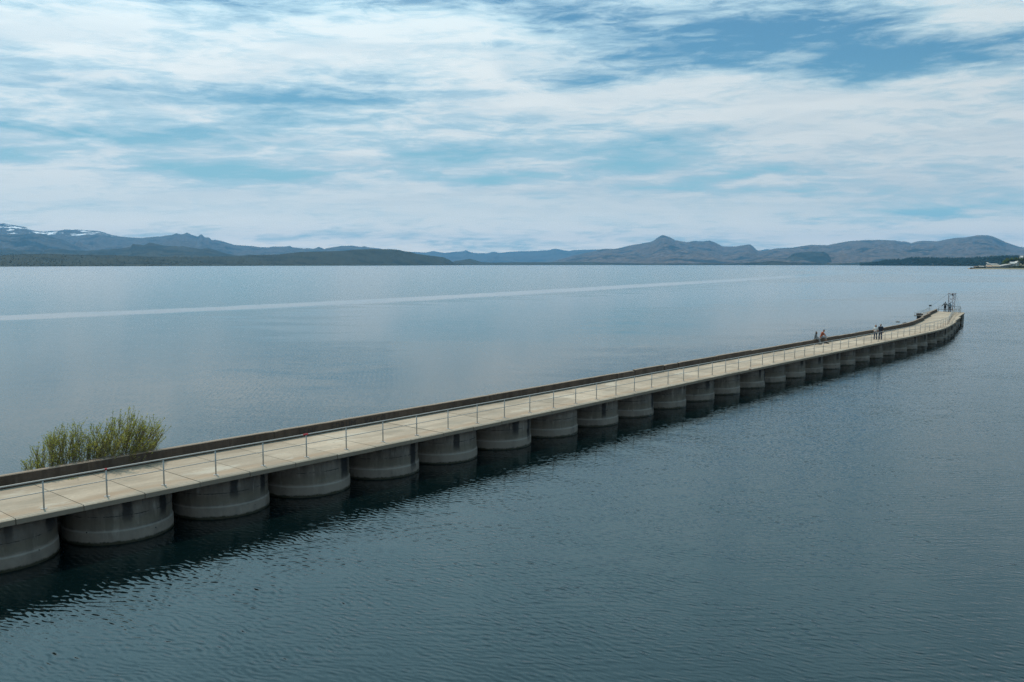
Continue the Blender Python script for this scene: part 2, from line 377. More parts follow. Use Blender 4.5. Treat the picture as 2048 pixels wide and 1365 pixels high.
# twin peaked brown mountain right of centre and the long brown range to the right
terrain('mountain', [(1060, 528), (1090, 526)] + z4([(0, 234), (60, 214), (150, 190), (200, 179), (260, 166), (300, 155), (340, 148), (400, 150), (450, 140), (500, 127), (560, 118), (630, 105), (645, 98), (655, 88), (690, 65), (705, 64), (740, 75), (775, 95), (850, 108), (895, 100), (950, 103), (990, 97), (1020, 108), (1075, 135), (1150, 134), (1240, 122), (1250, 126), (1285, 158), (1310, 160), (1370, 170), (1500, 190), (1700, 225)]), 22500, 13000, M_rock, 'brown mountain with a rocky knob on top right of the middle', amp=.85, nscale=1700, seed=2.4)
terrain('mountain', z4([(1180, 240), (1300, 168), (1340, 160), (1400, 147), (1500, 142), (1620, 124), (1720, 127), (1780, 115), (1850, 102), (1950, 95)]) + z8([(150, 238), (350, 237), (520, 243), (600, 255), (650, 255), (720, 275), (780, 256), (870, 247), (950, 250), (1030, 252), (1130, 232), (1250, 212), (1350, 208), (1500, 182), (1620, 182), (1680, 195), (1750, 225), (1850, 270), (2000, 320), (2048, 325)]) + [(2080, 500), (2120, 506)], 20500, 11000, M_rock, 'long brown bare mountain with a rounded summit above the right shore', amp=.8, nscale=1700, seed=9.1)
terrain('hill', z4([(1440, 235), (1480, 200), (1510, 178), (1560, 171), (1640, 165), (1700, 168), (1722, 180), (1738, 200), (1750, 238)]), 13500, 12300, M_hill, 'dark dome shaped rocky hill in front of the right mountain', amp=.5, nscale=500, power=.6, seed=4.4, jitter=.5)
# low shores
G_base = [(-60, shore(533.8)), (0, shore(533.7)), (300, shore(532.7)), (600, shore(531.9)), (940, shore(531.0)), (1000, shore(530.9))]
G = [(-60, 510)] + z6([(0, 480), (300, 471), (650, 463), (900, 475), (1300, 480), (1700, 490)]) + z7([(0, 385), (600, 385), (1060, 378), (1250, 365), (1550, 358), (1700, 340), (1850, 325)]) + z5([(0, 152), (150, 148), (280, 145), (380, 135), (480, 132), (620, 132), (680, 138), (720, 148), (750, 150), (800, 165), (900, 178), (980, 188), (1020, 205), (1050, 225), (1110, 235), (1125, 243)])
Gd = [(-60, 5200), (300, 6000), (600, 7600), (1000, 10200)]
def terrain2(name, pts, ridge, base, mat, label, **kw):
    """like terrain, with the skyline's distance changing along it"""
    x0, x1 = pts[0][0], pts[-1][0]; step = kw.get('step', 2.0); rows = kw.get('rows', 22); n = int((x1 - x0) / step)
    verts = []; faces = []; rr = rows + 4
    for i in range(n + 1):
        px = x0 + (x1 - x0) * i / n; D = interp(ridge, px); Db = interp(base, px)
        py = interp(pts, px) + kw.get('jitter', .5) * fbm(px * .35, kw.get('seed', 0), 3)
        top = at_depth(px, py, D); u = top.x / top.y
        for j in range(rr):
            if j <= rows:
                v = j / rows; d = Db + (D - Db) * v; z = max(top.z, .8) * v ** kw.get('power', 1.0)
                z += fbm(u * d / 400, d / 400, 4, ) * kw.get('amp', 6.0) * math.sin(math.pi * v); z = max(z, .3 if j == 0 else .5 + v)
            else:
                d = D * (1 + .1 * (j - rows)); z = max(top.z * (1 - (j - rows) / 3), .3)
            verts.append((u * d, d, z))
    for i in range(n):
        for j in range(rr - 1):
            a = i * rr + j; faces.append((a, a + rr, a + rr + 1, a + 1))
    return tag(obj(name, (verts, faces), mat, smooth=True), label, kind='structure'), verts, rr, rows
g, gv, grr, grows = terrain2('shore_plain', G, Gd, G_base, M_plain, 'long low left shore covered with dark scrub and woods', seed=2.0)
H_ = z5([(1020, 226), (1060, 213), (1100, 208), (1130, 202), (1160, 198), (1185, 204), (1210, 212), (1235, 220), (1300, 224), (1450, 222), (1750, 221), (1900, 219), (2048, 221)]) + z4([(200, 234), (600, 240)])
terrain2('low_hill', H_, [(890, 12500), (1400, 12500)], [(890, shore(530.85)), (1400, shore(530.6))], M_plain, 'small low hill on the far shore near the middle', seed=6.0, jitter=.3)
I_ = z4([(0, 240), (300, 240), (600, 239), (900, 240), (1120, 239), (1300, 233), (1380, 224), (1450, 229), (1600, 238), (1800, 239), (1900, 234), (2048, 225)]) + [(1800, 526)]
I_base = [(1100, shore(530.6)), (1600, shore(530.8)), (1800, shore(531.2))]
terrain2('far_shore', I_, [(1100, 12000), (1800, 9500)], I_base, M_hill, 'thin dark wooded far shore under the brown mountains', seed=8.0, jitter=1.0)
J = zf([(0, 392), (150, 386), (230, 384), (320, 368), (400, 352), (480, 328), (600, 322), (780, 308), (880, 300), (960, 280), (1050, 274), (1200, 270), (1300, 272), (1600, 276), (1800, 282), (2048, 282)]) + zp([(400, 240), (700, 238), (800, 225), (1200, 202), (1500, 197), (1800, 192), (2048, 192)]) + [(2110, 512)]
J_ridge = [(1700, 7400), (1900, 6200), (2110, 5000)]
J_base = [(1700, shore(531.5)), (1820, shore(531.8)), (1920, shore(532.6)), (2110, shore(533.2))]
jl, jv, jrr, jrows = terrain2('wooded_slope', J, J_ridge, J_base, M_hill, 'wooded slope along the right shore', seed=11.0, amp=5)

# woods: conifers by the thousand on the right slope and scrub on the left shore
def treebits(V, Fc, x, y, z, h, r, kind):
    a0 = random.random() * 6.28; b0 = len(V)
    if kind == 'conifer':
        n = 5; tiers = ((.08, 1.0, .55), (.38, .72, 1.0)) if random.random() < .7 else ((.05, 1.0, 1.0),)
        for zb, rr, zt in tiers:
            s = len(V)
            for k in range(n):
                a = a0 + k * 6.283 / n; q = r * rr * random.uniform(.7, 1.15)
                V.append((x + math.cos(a) * q, y + math.sin(a) * q, z + h * zb))
            V.append((x + random.uniform(-.1, .1) * r, y, z + h * zt))
            for k in range(n): Fc.append((s + k, s + (k + 1) % n, s + n))
    else:
        n = 5; s = len(V)
        for lv, rr in ((.1, .75), (.55, 1.0)):
            for k in range(n):
                a = a0 + k * 6.283 / n; q = r * rr * random.uniform(.65, 1.2)
                V.append((x + math.cos(a) * q, y + math.sin(a) * q, z + h * (lv + random.uniform(-.1, .1))))
        V.append((x, y, z + h))
        for k in range(n):
            k2 = (k + 1) % n
            Fc.append((s + k, s + k2, s + n + k2, s + n + k)); Fc.append((s + n + k, s + n + k2, s + 2 * n))
def leafmat(name, cols, scale=.05, thin=False):
    m, t, b = material(name)
    p = t.node('ShaderNodeNewGeometry').outputs['Position']
    n = t.noise(p, scale, 4.0, .7)
    c = t.mix(t.ss(n, .35, .52), cols[0], cols[1]); c = t.mix(t.ss(n, .56, .7), c, cols[2])
    t.put(b.inputs['Base Color'], c); t.put(b.inputs['Roughness'], .85); t.put(b.inputs['Specular IOR Level'], .15)
    if thin:                                                       # light comes through a leaf
        tr = t.node('ShaderNodeBsdfTranslucent'); t.put(tr.inputs[0], t.mix(1.0, c, (1.5, 1.5, .8), 'MULTIPLY')); mx = t.node('ShaderNodeMixShader'); t.put(mx.inputs[0], .5)
        t.l.new(b.outputs[0], mx.inputs[1]); t.l.new(tr.outputs[0], mx.inputs[2]); t.l.new(mx.outputs[0], [n_ for n_ in t.n if n_.type == 'OUTPUT_MATERIAL'][0].inputs[0])
    return m
M_conifer = leafmat('conifer_needles', [(.012, .026, .022), (.022, .040, .030), (.045, .062, .035)])
M_scrub = leafmat('scrub_leaves', [(.024, .030, .021), (.030, .036, .025), (.040, .043, .029)], .004)
def scatter(name, verts, rr, rows, count, hr, mat, label, pick, conifer=.8, bias=1.0, xr=None):
    V = []; Fc = []; ncol = len(verts) // rr
    i = 0
    while i < count:
        c = random.randrange(0, ncol - 1); f = random.random() ** bias * rows
        if not pick(c / ncol, f / rows): continue
        r0 = min(int(f), rows - 1); fr = f - r0
        a = Vector(verts[c * rr + r0]).lerp(Vector(verts[c * rr + r0 + 1]), fr); b2 = Vector(verts[(c + 1) * rr + r0]).lerp(Vector(verts[(c + 1) * rr + r0 + 1]), fr)
        p = a.lerp(b2, random.random()); h = random.uniform(*hr)
        kd = 'conifer' if random.random() < conifer else 'broad'
        treebits(V, Fc, p.x, p.y, p.z - .3, h, h * (.2 if kd == 'conifer' else .5), kd); i += 1
    return tag(obj(name, (V, Fc), mat), label, 'woods', kind='stuff')
scatter('forest', jv, jrr, jrows, 5600, (8, 15), M_conifer, 'dark conifer forest behind the peninsula on the right shore', lambda u, v: True, .8, .9)
scatter('scrub', gv, grr, grows, 3000, (2.5, 5.5), M_scrub, 'dark scrub and trees scattered over the low left shore', lambda u, v: True, .3, 1.3)

# ------------------------------------------------------------------ pier geometry in plan
PM, PD, PN = Vector((-2.65476, 46.034)), Vector((.655886, .75486)), Vector((.75486, -.655886))
LT = [(-80, -.5), (-24, -.10), (-18, -.04), (-12, .02), (-6, .05), (6, .03), (12, -.02), (18, -.1), (24, -.2), (30, -.3), (36, -.36), (42, -.41), (54, -.5), (66, -.58), (72, -.63), (78, -.7), (84, -.85), (90, -1.1), (94, -1.4), (98, -1.9), (110, -3.9), (110.001, -4.2), (122.5, -6.4), (122.501, -6.8), (139.5, -9.75)]
def L(t_): return interp(LT, t_)
LRT = [p for p in LT if p[0] <= 94] + [(98, -1.95), (102, -2.5), (106, -3.3), (110, -4.3), (116, -5.6), (122, -6.95), (128, -8.2), (132.4, -9.0), (138.2, -9.75)]
def LR(t_): return interp(LRT, t_)
DECK = 1.9
def W(t_, lat, z=0.0):
    p = PM + PD * t_ + PN * lat; return Vector((p.x, p.y, z))
def heading(t_, f=None):
    f = f or L; s = (f(t_ + .4) - f(t_ - .4)) / .8
    if abs(s) > .35: s = -.175
    d = PD + PN * s; return math.atan2(d.y, d.x)

# materials of the pier
def concrete(name, base, dark, light, rough=.9, streak=(1, 1, 1), vary=.10):
    m, t, b = material(name)
    p = t.node('ShaderNodeNewGeometry').outputs['Position']
    rnd = t.node('ShaderNodeObjectInfo').outputs['Random']
    pr = t.mapping(p, rot=(0, 0, -math.atan2(PD.y, PD.x)))
    n1 = t.noise(t.vm('MULTIPLY', pr, streak), .9, 6.0, .62); n2 = t.noise(pr, 7.0, 6.0, .65); n3 = t.noise(t.vm('MULTIPLY', pr, streak), 2.7, 4.0, .6)
    col = t.mix(t.ss(n1, .35, .62), dark, base); col = t.mix(t.ss(n3, .55, .72, 0, .75), col, light)
    col = t.mix(t.lin(n2, .3, .7, 0, .55), col, tuple(c * .72 for c in base))
    col = t.mix(1.0, col, t.comb(*[t.lin(rnd, 0, 1, 1 - vary, 1 + vary * .8)] * 3), 'MULTIPLY')
    bump = t.node('ShaderNodeBump'); t.put(bump.inputs['Strength'], .35); t.put(bump.inputs['Distance'], .02); t.put(bump.inputs['Height'], n2)
    t.put(b.inputs['Normal'], bump.outputs[0]); t.put(b.inputs['Roughness'], rough); t.put(b.inputs['Specular IOR Level'], .25)
    return m, t, b, p, pr, col
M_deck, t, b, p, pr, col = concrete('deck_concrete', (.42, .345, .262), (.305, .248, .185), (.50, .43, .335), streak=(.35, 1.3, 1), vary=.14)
lat_o = t.sep(coords(t))[1]                                        # across the slab, 0 at the rail line
rust = t.m('MULTIPLY', t.ss(t.m('ABSOLUTE', t.m('SUBTRACT', lat_o, .12)), .55, .05), t.ss(t.noise(t.vm('MULTIPLY', pr, (.4, 2, 1)), 1.5, 4, .6), .35, .65, .25, .8))
col = t.mix(rust, col, (.30, .215, .145))
wear = t.noise(t.vm('MULTIPLY', pr, (.5, .9, 1)), .55, 5.0, .65)
col = t.mix(t.ss(wear, .54, .66, 0, .5), col, (.24, .215, .17)); col = t.mix(t.ss(wear, .42, .33, 0, .45), col, (.47, .44, .37))
spots = t.node('ShaderNodeTexVoronoi'); t.put(spots.inputs['Vector'], pr); t.put(spots.inputs['Scale'], 1.7)
col = t.mix(t.m('MULTIPLY', t.ss(spots.outputs['Distance'], .16, .05), t.ss(t.noise(pr, .8, 2, .5), .5, .6, 0, .55)), col, (.17, .15, .12))
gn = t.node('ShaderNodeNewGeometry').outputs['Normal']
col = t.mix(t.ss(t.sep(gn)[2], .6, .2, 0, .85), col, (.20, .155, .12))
t.put(b.inputs['Base Color'], col)
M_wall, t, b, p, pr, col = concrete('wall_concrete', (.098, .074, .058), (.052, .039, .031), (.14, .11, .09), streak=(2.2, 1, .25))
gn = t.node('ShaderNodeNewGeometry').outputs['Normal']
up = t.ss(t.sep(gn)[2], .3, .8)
col = t.mix(t.m('MULTIPLY', up, .85), col, (.30, .235, .18))  # sunlight painted into the wall top: upward faces lighter tan
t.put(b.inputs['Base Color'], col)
# caisson: weathered upper ring, cold joint crack, pale lower ring, wet line, rust black runs below the slab joints
M_cais, t, b, p, pr, col = concrete('caisson_concrete', (.195, .168, .147), (.088, .076, .067), (.29, .262, .235), streak=(1.5, 1.5, .35), vary=.24)
oc = coords(t); ox, oy, oz = t.sep(oc); rnd = t.node('ShaderNodeObjectInfo').outputs['Random']
shift = t.vm('ADD', oc, t.comb(t.m('MULTIPLY', rnd, 40), 0, 0))
r2_ = t.m('FRACT', t.m('MULTIPLY', rnd, 3.77)); edge = t.noise(shift, 2.2, 4.0, .6); ed = t.m('MULTIPLY', t.m('SUBTRACT', edge, .5), .22)
zc = t.m('ADD', oz, ed)
low = t.ss(t.m('ADD', zc, t.m('MULTIPLY', t.m('SUBTRACT', r2_, .5), .16)), .62, .50)
col = t.mix(t.m('MULTIPLY', low, t.ss(t.noise(shift, 1.3, 5.0, .65), .3, .7, .25, .95)), col, (.225, .190, .162))
col = t.mix(t.m('MULTIPLY', t.ss(t.m('ABSOLUTE', t.m('SUBTRACT', oz, t.m('ADD', .50, t.m('MULTIPLY', ed, .15)))), .05, .01), .35), col, (.40, .38, .35))
belt = t.m('MULTIPLY', t.ss(zc, .55, .62), t.ss(zc, 1.05, .85))
col = t.mix(t.m('MULTIPLY', belt, .5), col, (.135, .115, .085))
crk = t.noise(shift, 6.0, 5.0, .7); cz = t.m('ADD', t.m('ADD', oz, t.m('MULTIPLY', t.m('SUBTRACT', crk, .5), .07)), t.m('MULTIPLY', ed, .25))
col = t.mix(t.m('MULTIPLY', t.ss(t.m('ABSOLUTE', t.m('SUBTRACT', cz, t.m('ADD', .98, t.m('MULTIPLY', rnd, .16)))), .022, .006), t.ss(edge, .42, .55)), col, (.03, .028, .025))
def run(x0, wd, amt, zlow):
    xx = t.m('ADD', ox, t.m('MULTIPLY', t.m('SUBTRACT', t.noise(t.vm('MULTIPLY', shift, (1, 1, .5)), 5.0, 4, .6), .5), .28))
    fr = t.m('FRACT', t.m('MULTIPLY', rnd, 11.3 + 3.1 * x0)); fw = t.m('FRACT', t.m('MULTIPLY', rnd, 17.9 + 5.3 * x0))
    d = t.m('ABSOLUTE', t.m('SUBTRACT', xx, t.m('ADD', x0, t.m('MULTIPLY', t.m('SUBTRACT', fr, .5), .9))))
    d = t.m('DIVIDE', d, t.lin(fw, 0, 1, .75, 1.4)); zlow = t.lin(fr, 0, 1, zlow - .3, zlow + .5)
    return t.m('MULTIPLY', t.m('MULTIPLY', t.ss(d, wd, wd * .45), t.ss(t.m('SUBTRACT', t.m('ADD', oz, t.m('MULTIPLY', ed, 1.6)), zlow), 0.0, .65)), amt)
r2 = t.m('FRACT', t.m('MULTIPLY', rnd, 7.31))
stain = t.m('MAXIMUM', run(1.0, .30, .95, .30), t.m('MAXIMUM', t.m('MULTIPLY', run(-.35, .24, .9, .55), t.ss(r2, .25, .6)), t.m('MULTIPLY', run(.45, .14, .7, .8), t.ss(r2, .6, .3))))
col = t.mix(stain, col, (.018, .018, .02))
drip = t.noise(t.vm('MULTIPLY', shift, (7, 7, .5)), 1.0, 4, .6)
col = t.mix(t.m('MULTIPLY', t.ss(drip, .6, .72), t.ss(oz, .7, 1.75, 0, .8)), col, (.05, .05, .05))
v = t.node('ShaderNodeTexVoronoi'); t.put(v.inputs['Vector'], shift); t.put(v.inputs['Scale'], 2.3)
pit = t.m('MULTIPLY', t.ss(v.outputs['Distance'], .10, .05), t.m('MULTIPLY', t.ss(oz, .30, .34), t.ss(oz, .56, .5)))
col = t.mix(pit, col, (.02, .02, .02))
col = t.mix(t.ss(t.m('ADD', oz, t.m('ADD', t.m('MULTIPLY', ed, .5), t.m('MULTIPLY', t.m('SUBTRACT', crk, .5), .16))), .15, .06), col, (.030, .029, .018))
t.put(b.inputs['Base Color'], col)
t.put(b.inputs['Roughness'], t.ss(oz, .06, .12, .35, .92))
M_steel = plain('galvanised_steel', (.38, .36, .33), .55, .1, .12, 20)
M_red = plain('red_tape', (.45, .02, .03), .5)

pier = empty('pier', W(0, 0, 0))
tag(pier, 'long grey concrete pier on round caissons running out into the lake', 'pier')
off = Vector(W(0, 0, 0))
# deck slabs
joints = [-22.2 + 2.24 * i for i in range(-8, 54)]
joints = [j for j in joints if j < 96.5] + [98.9 + (110 - 98.9) / 5 * i for i in range(6)] + [110 + 12.5 / 5 * i for i in range(1, 6)] + [122.5 + 16.6 / 7 * i for i in range(1, 8)]
def slab(t0, t1, last=False):
    bm = bmesh.new(); g0 = .014
    a0, a1 = t0 + g0, t1 - g0
    l0, l1 = L(t0 + .05), L(t1 - .05)
    tm = (t0 + t1) / 2; lm = (l0 + l1) / 2; yaw = math.atan2((PD + PN * ((l1 - l0) / (t1 - t0))).y, (PD + PN * ((l1 - l0) / (t1 - t0))).x)
    org = W(tm, lm, 0); inv = Matrix.Rotation(-yaw, 3, 'Z')
    near = .6 + random.uniform(-.012, .012)
    dzz = random.uniform(-.006, .006)
    secs = []
    for tt_, l_, e in ((a0, l0, 0), (a1, l1, 1)):
        sec = []
        for lat, z in ((near - .03, DECK + dzz), (near, DECK - .03 + dzz), (near, DECK - .20), (-4.36, DECK - .20), (-4.36, DECK + dzz)):
            tq = tt_
            if last and e: tq = tt_ - 1.3 * (lat + 4.36) / 4.96
            sec.append(bm.verts.new(inv @ (W(tq, l_ + lat, z) - org)))
        secs.append(sec)
    A_, B_ = secs
    for i in range(5): bm.faces.new((A_[i], A_[(i + 1) % 5], B_[(i + 1) % 5], B_[i]))
    bm.faces.new(A_); bm.faces.new(B_[::-1])
    # local y must run from the rail line towards the water: object axes are along the pier and to its left
    o = obj('deck_slab', bm, M_deck, pier, org - off); o.rotation_euler = (0, 0, yaw)
    return o
for i, (a, b_) in enumerate(zip(joints, joints[1:])): slab(a, b_, i == len(joints) - 2)
# caissons: one mesh, every caisson an object
def caisson_mesh():
    bm = bmesh.new(); n = 64; prof = [(-1.2, 2.06), (.0, 2.06), (.10, 2.065), (.44, 2.06), (.50, 2.045), (.54, 2.02), (.98, 2.015), (1.0, 2.02), (1.69, 2.02)]
    rings = []
    for z, r in prof:
        rings.append([bm.verts.new((math.cos(2 * math.pi * k / n) * (r + .006 * mnoise.noise(Vector((k * .9, z * 3, 1)))), math.sin(2 * math.pi * k / n) * (r + .006 * mnoise.noise(Vector((k * .9, z * 3, 5)))), z)) for k in range(n)])
    for A_, B_ in zip(rings, rings[1:]):
        for k in range(n): bm.faces.new((A_[k], A_[(k + 1) % n], B_[(k + 1) % n], B_[k]))
    bm.faces.new(rings[-1])
    return bm
cts = [-35.3, -30.9, -26.5, -22.1, -17.66, -13.21, -8.75, -4.29, .08, 4.72, 9.33, 13.94, 18.44, 23.12, 27.65, 32.14, 36.93, 41.26, 45.76, 50.13, 54.74, 59.04, 63.46, 67.95, 72.2, 76.72, 81.22, 85.94, 91.0, 95.8, 100.4, 104.9, 109.3, 113.8, 118.2, 122.6, 127.0, 131.4]
proto = None
for tc in cts:
    l_ = L(tc) - 1.85
    if proto is None: proto = o = obj('caisson', caisson_mesh(), M_cais, pier, smooth=True)
    else:
        o = proto.copy(); C.objects.link(o); o.parent = pier
    o.location = W(tc, l_, 0) - off
    # local -y faces the camera side of the pier
    o.rotation_euler = (0, 0, heading(tc))
for ta, tb in zip(cts, cts[1:]):                                   # blocks added between caissons to shut out light through the gaps
    tm = (ta + tb) / 2; bm = bmesh.new(); box(bm, (0, 0, .24), (1.9, .8, 2.88))
    o = obj('gap_blocker', bm, M_cais, pier, W(tm, L(tm) - 3.1, 0) - off); o.rotation_euler = (0, 0, heading(tm))
bm = bmesh.new(); yaw = heading(130)
box(bm, (0, 0, .25), (4.6, 4.5, 2.88), None, .05)
o = obj('end_block', bm, M_cais, pier, W(135.2, L(135.2) - 1.85, 0) - off); o.rotation_euler = (0, 0, yaw)

# parapet wall on the far side
wall = empty('parapet_wall', W(0, -4.2, DECK))
tag(wall, 'low dark weathered concrete wall along the far side of the pier', 'wall')
woff = Vector(W(0, -4.2, DECK))
gaps = [(-40.0, 0), (-9.0, .01), (6.5, .01), (20.76, .10), (23.22, .09), (27.63, .10), (29.89, .16), (36.5, .02), (43.5, .02), (49.2, .05), (52.6, .06), (55.4, .07), (58.9, .05), (62.38, .05), (65.9, .05), (69.71, .07), (71.93, .06), (77.0, .03), (82.2, .03), (88.0, .02), (93.0, .03), (98.9, .02), (110.0, .03), (122.5, .03), (137.4, 0)]
for (t0, g0), (t1, g1) in zip(gaps, gaps[1:]):
    bm = bmesh.new(); a0, a1 = t0 + g0 / 2 + .002, t1 - g1 / 2 - .002; n = max(2, int((a1 - a0) / .45)); prev = None
    hh = .54 + random.uniform(-.03, .03); lsh = random.uniform(-.015, .015)
    for i in range(n + 1):
        tq = a0 + (a1 - a0) * i / n; l_ = L(min(max(tq, t0 + .01), t1 - .01)); wob = mnoise.noise(Vector((tq * .8, 3, 0))) * .008
        e = .0 if 0 < i < n else -.035 * random.random()
        hz = DECK + hh + wob + e + .018 * min(0, mnoise.noise(Vector((tq * 2.3, 9, 0))))
        sec = [bm.verts.new(W(tq, l_ + la + lsh, z) - woff) for la, z in ((-4.0, DECK + .004), (-4.0 + wob * .6, hz - .03), (-4.03, hz), (-4.20, hz), (-4.23, hz - .03), (-4.23, DECK + .004))]
        if prev:
            for k in range(5): bm.faces.new((prev[k], prev[k + 1], sec[k + 1], sec[k]))
        else: bm.faces.new(sec)
        prev = sec
    bm.faces.new(prev[::-1])
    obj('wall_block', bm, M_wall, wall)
# faded painted words on the wall face
M_paint = plain('faded_black_paint', (.022, .020, .020), .8, 0, .3, 14)
def words(text, px0, px1, size, dz):
    a = at_height(px0, interp([(600, 880), (820, 842)], px0), DECK + .3)
    t0 = (Vector((a.x, a.y)) - PM).dot(PD)
    cu = bpy.data.curves.new('t', 'FONT'); cu.body = text; cu.size = size; cu.extrude = .002; cu.space_character = 1.15
    tmp = bpy.data.objects.new('t', cu); C.objects.link(tmp)
    me = bpy.data.meshes.new_from_object(tmp.evaluated_get(bpy.context.evaluated_depsgraph_get())); bpy.data.objects.remove(tmp)
    o = bpy.data.objects.new('lettering', me); C.objects.link(o); me.materials.append(M_paint); o.parent = wall
    o.location = W(t0, L(t0) - 3.984, DECK + dz) - woff
    o.rotation_euler = (R(90), 0, heading(t0))
words('LENC', 642, 680, .44, .10); words('EDRUM', 708, 745, .44, .10); words('VAICO', 776, 810, .44, .10)

# railing on the near side
rail = empty('railing', W(0, 0, DECK)); roff = Vector(W(0, 0, DECK))
tag(rail, 'silver steel handrail with posts along the near edge of the pier', 'railing')
def tpost(n): return -21.07 + 2.205 * n + .0014 * n * n
pts_t = [tpost(n) for n in range(-6, 71) if tpost(n) < 136.5] + [138.0]
bm = bmesh.new(); tube(bm, [W(x, LR(x), DECK + 1.03) - roff for x in [pts_t[0] + (pts_t[-1] - pts_t[0]) * i / 150 for i in range(151)]], .028, 10); obj('top_rail', bm, M_steel, rail, smooth=True)
bm = bmesh.new(); tube(bm, [W(x, LR(x), DECK + .60) - roff for x in [pts_t[0] + (pts_t[-1] - pts_t[0]) * i / 150 for i in range(151)]], .017, 8); obj('mid_rail', bm, M_steel, rail, smooth=True)
pm = bm2 = None
for x in pts_t:
    if pm is None:
        bm = bmesh.new(); tube(bm, [(0, 0, .0), (0, 0, 1.0)], .029, 10); pm = obj('post', bm, M_steel, rail, smooth=True)
        bm = bmesh.new(); tube(bm, [(0, 0, .004), (0, 0, .02)], .11, 14); box(bm, (.07, 0, .026), (.02, .02, .016)); box(bm, (-.07, 0, .026), (.02, .02, .016)); pb = obj('base_plate', bm, M_steel, pm)
        o = pm
    else:
        o = pm.copy(); C.objects.link(o); o.parent = rail
        c2 = pb.copy(); C.objects.link(c2); c2.parent = o
    o.location = W(x, LR(x), DECK) - roff
for n, ln in ((5, .16), (1, .05)):
    x = tpost(n); bm = bmesh.new(); tube(bm, [W(x - ln, LR(x), DECK + 1.03) - roff, W(x + ln * .6, LR(x), DECK + 1.03) - roff], .037, 10); obj('red_tape', bm, M_red, rail, smooth=True)

# railing across the pier's end
er = empty('end_railing', W(138.2, -11.4, DECK)); eoff = Vector(er.location)
tag(er, 'short grey railing across the outer end of the pier', 'railing')
M_grey = plain('grey_painted_steel', (.22, .23, .24), .5, .3)
ea, eb = W(138.6, L(138.6) - 3.9, DECK), W(138.1, LR(138.1) - .08, DECK)
for nm, z, r in (('top_rail', 1.02, .03), ('mid_rail', .42, .045), ('mid_rail', .70, .016)):
    bm = bmesh.new(); tube(bm, [ea - eoff + Vector((0, 0, z)), eb - eoff + Vector((0, 0, z))], r, 8); obj(nm, bm, M_grey, er, smooth=True)
for f in (0, .33, .66, 1):
    bm = bmesh.new(); pp = ea.lerp(eb, f) - eoff; tube(bm, [pp, pp + Vector((0, 0, 1.02))], .03, 8); obj('post', bm, M_grey, er, smooth=True)

# lattice beacon tower with guy wires at the pier's end
M_tower = plain('weathered_red_white_steel', (.25, .20, .21), .7, .1, .25, 3)
M_foot = plain('rust_brown_concrete', (.26, .17, .13), .9)
tw = empty('beacon_tower', W(138.3, -11.2, DECK), heading(130) - R(8)); toff = Vector(tw.location)
tag(tw, 'slim steel lattice tower with guy wires at the end of the pier', 'tower')
TH = 3.35; yaw = tw.rotation_euler[2]
inv = Matrix.Rotation(-yaw, 3, 'Z')
# legs seen left, middle front and right
right = Vector((1, 0, 0)); fwd = Vector((0, 1, 0))
legs = [inv @ (right * -.56 + fwd * .25), inv @ (right * -.12 + fwd * -.45), inv @ (right * .56 + fwd * .15)]
for q_ in legs:
    bm = bmesh.new(); tube(bm, [q_, q_ + Vector((0, 0, TH))], .042, 6); obj('leg', bm, M_tower, tw)
NB = 5
for i in range(3):
    a, b_ = legs[i], legs[(i + 1) % 3]
    for k_ in range(NB):
        z0, z1 = TH * k_ / NB + .05, TH * (k_ + 1) / NB - .02
        s, e = (a, b_) if k_ % 2 == 0 else (b_, a)
        bm = bmesh.new(); tube(bm, [s + Vector((0, 0, z0)), e + Vector((0, 0, z1))], .03, 5); obj('brace', bm, M_tower, tw)
bm = bmesh.new(); box(bm, inv @ Vector((0, 0, 0)) + Vector((0, 0, TH + .03)), (1.25, .9, .06), Matrix.Rotation(-yaw, 3, 'Z'), .01); obj('top_plate', bm, M_tower, tw)
lp = inv @ (right * .0 + fwd * -.1)
bm = bmesh.new(); tube(bm, [lp + Vector((0, 0, TH - .02)), lp + Vector((0, 0, TH - .12)), lp + Vector((0, 0, TH - .14)), lp + Vector((0, 0, TH - .45))], .10, 10); tube(bm, [lp + Vector((0, 0, TH - .14)), lp + Vector((0, 0, TH - .34))], .17, 10); obj('lantern', bm, plain('dark_lantern', (.05, .05, .055), .4), tw)
bm = bmesh.new(); fo = legs[1]; tube(bm, [fo, fo + Vector((0, 0, .45)), fo + Vector((0, 0, .9))], .15, 10, .05); obj('foot', bm, M_foot, tw)
M_wire = plain('guy_wire', (.10, .11, .12), .5, .5)
def wire(a, b_): 
    bm = bmesh.new(); pts = [a.lerp(b_, i / 8) - Vector((0, 0, .12 * math.sin(math.pi * i / 8))) for i in range(9)]
    tube(bm, [inv @ (p_ - toff) for p_ in pts], .013, 5); obj('guy_wire', bm, M_wire, tw)
topL = toff + right * -.6 + fwd * .25 + Vector((0, 0, TH)); topR = toff + right * .6 + fwd * .15 + Vector((0, 0, TH))
gj = at_height(1843, 624.5, 1.6)
wire(topL, gj); wire(topR, W(137.3, -9.1, DECK)); wire(topR - Vector((0, 0, .7)), W(136.6, -9.3, DECK)); wire(topL - Vector((0, 0, .4)), W(138.5, -12.0, DECK))

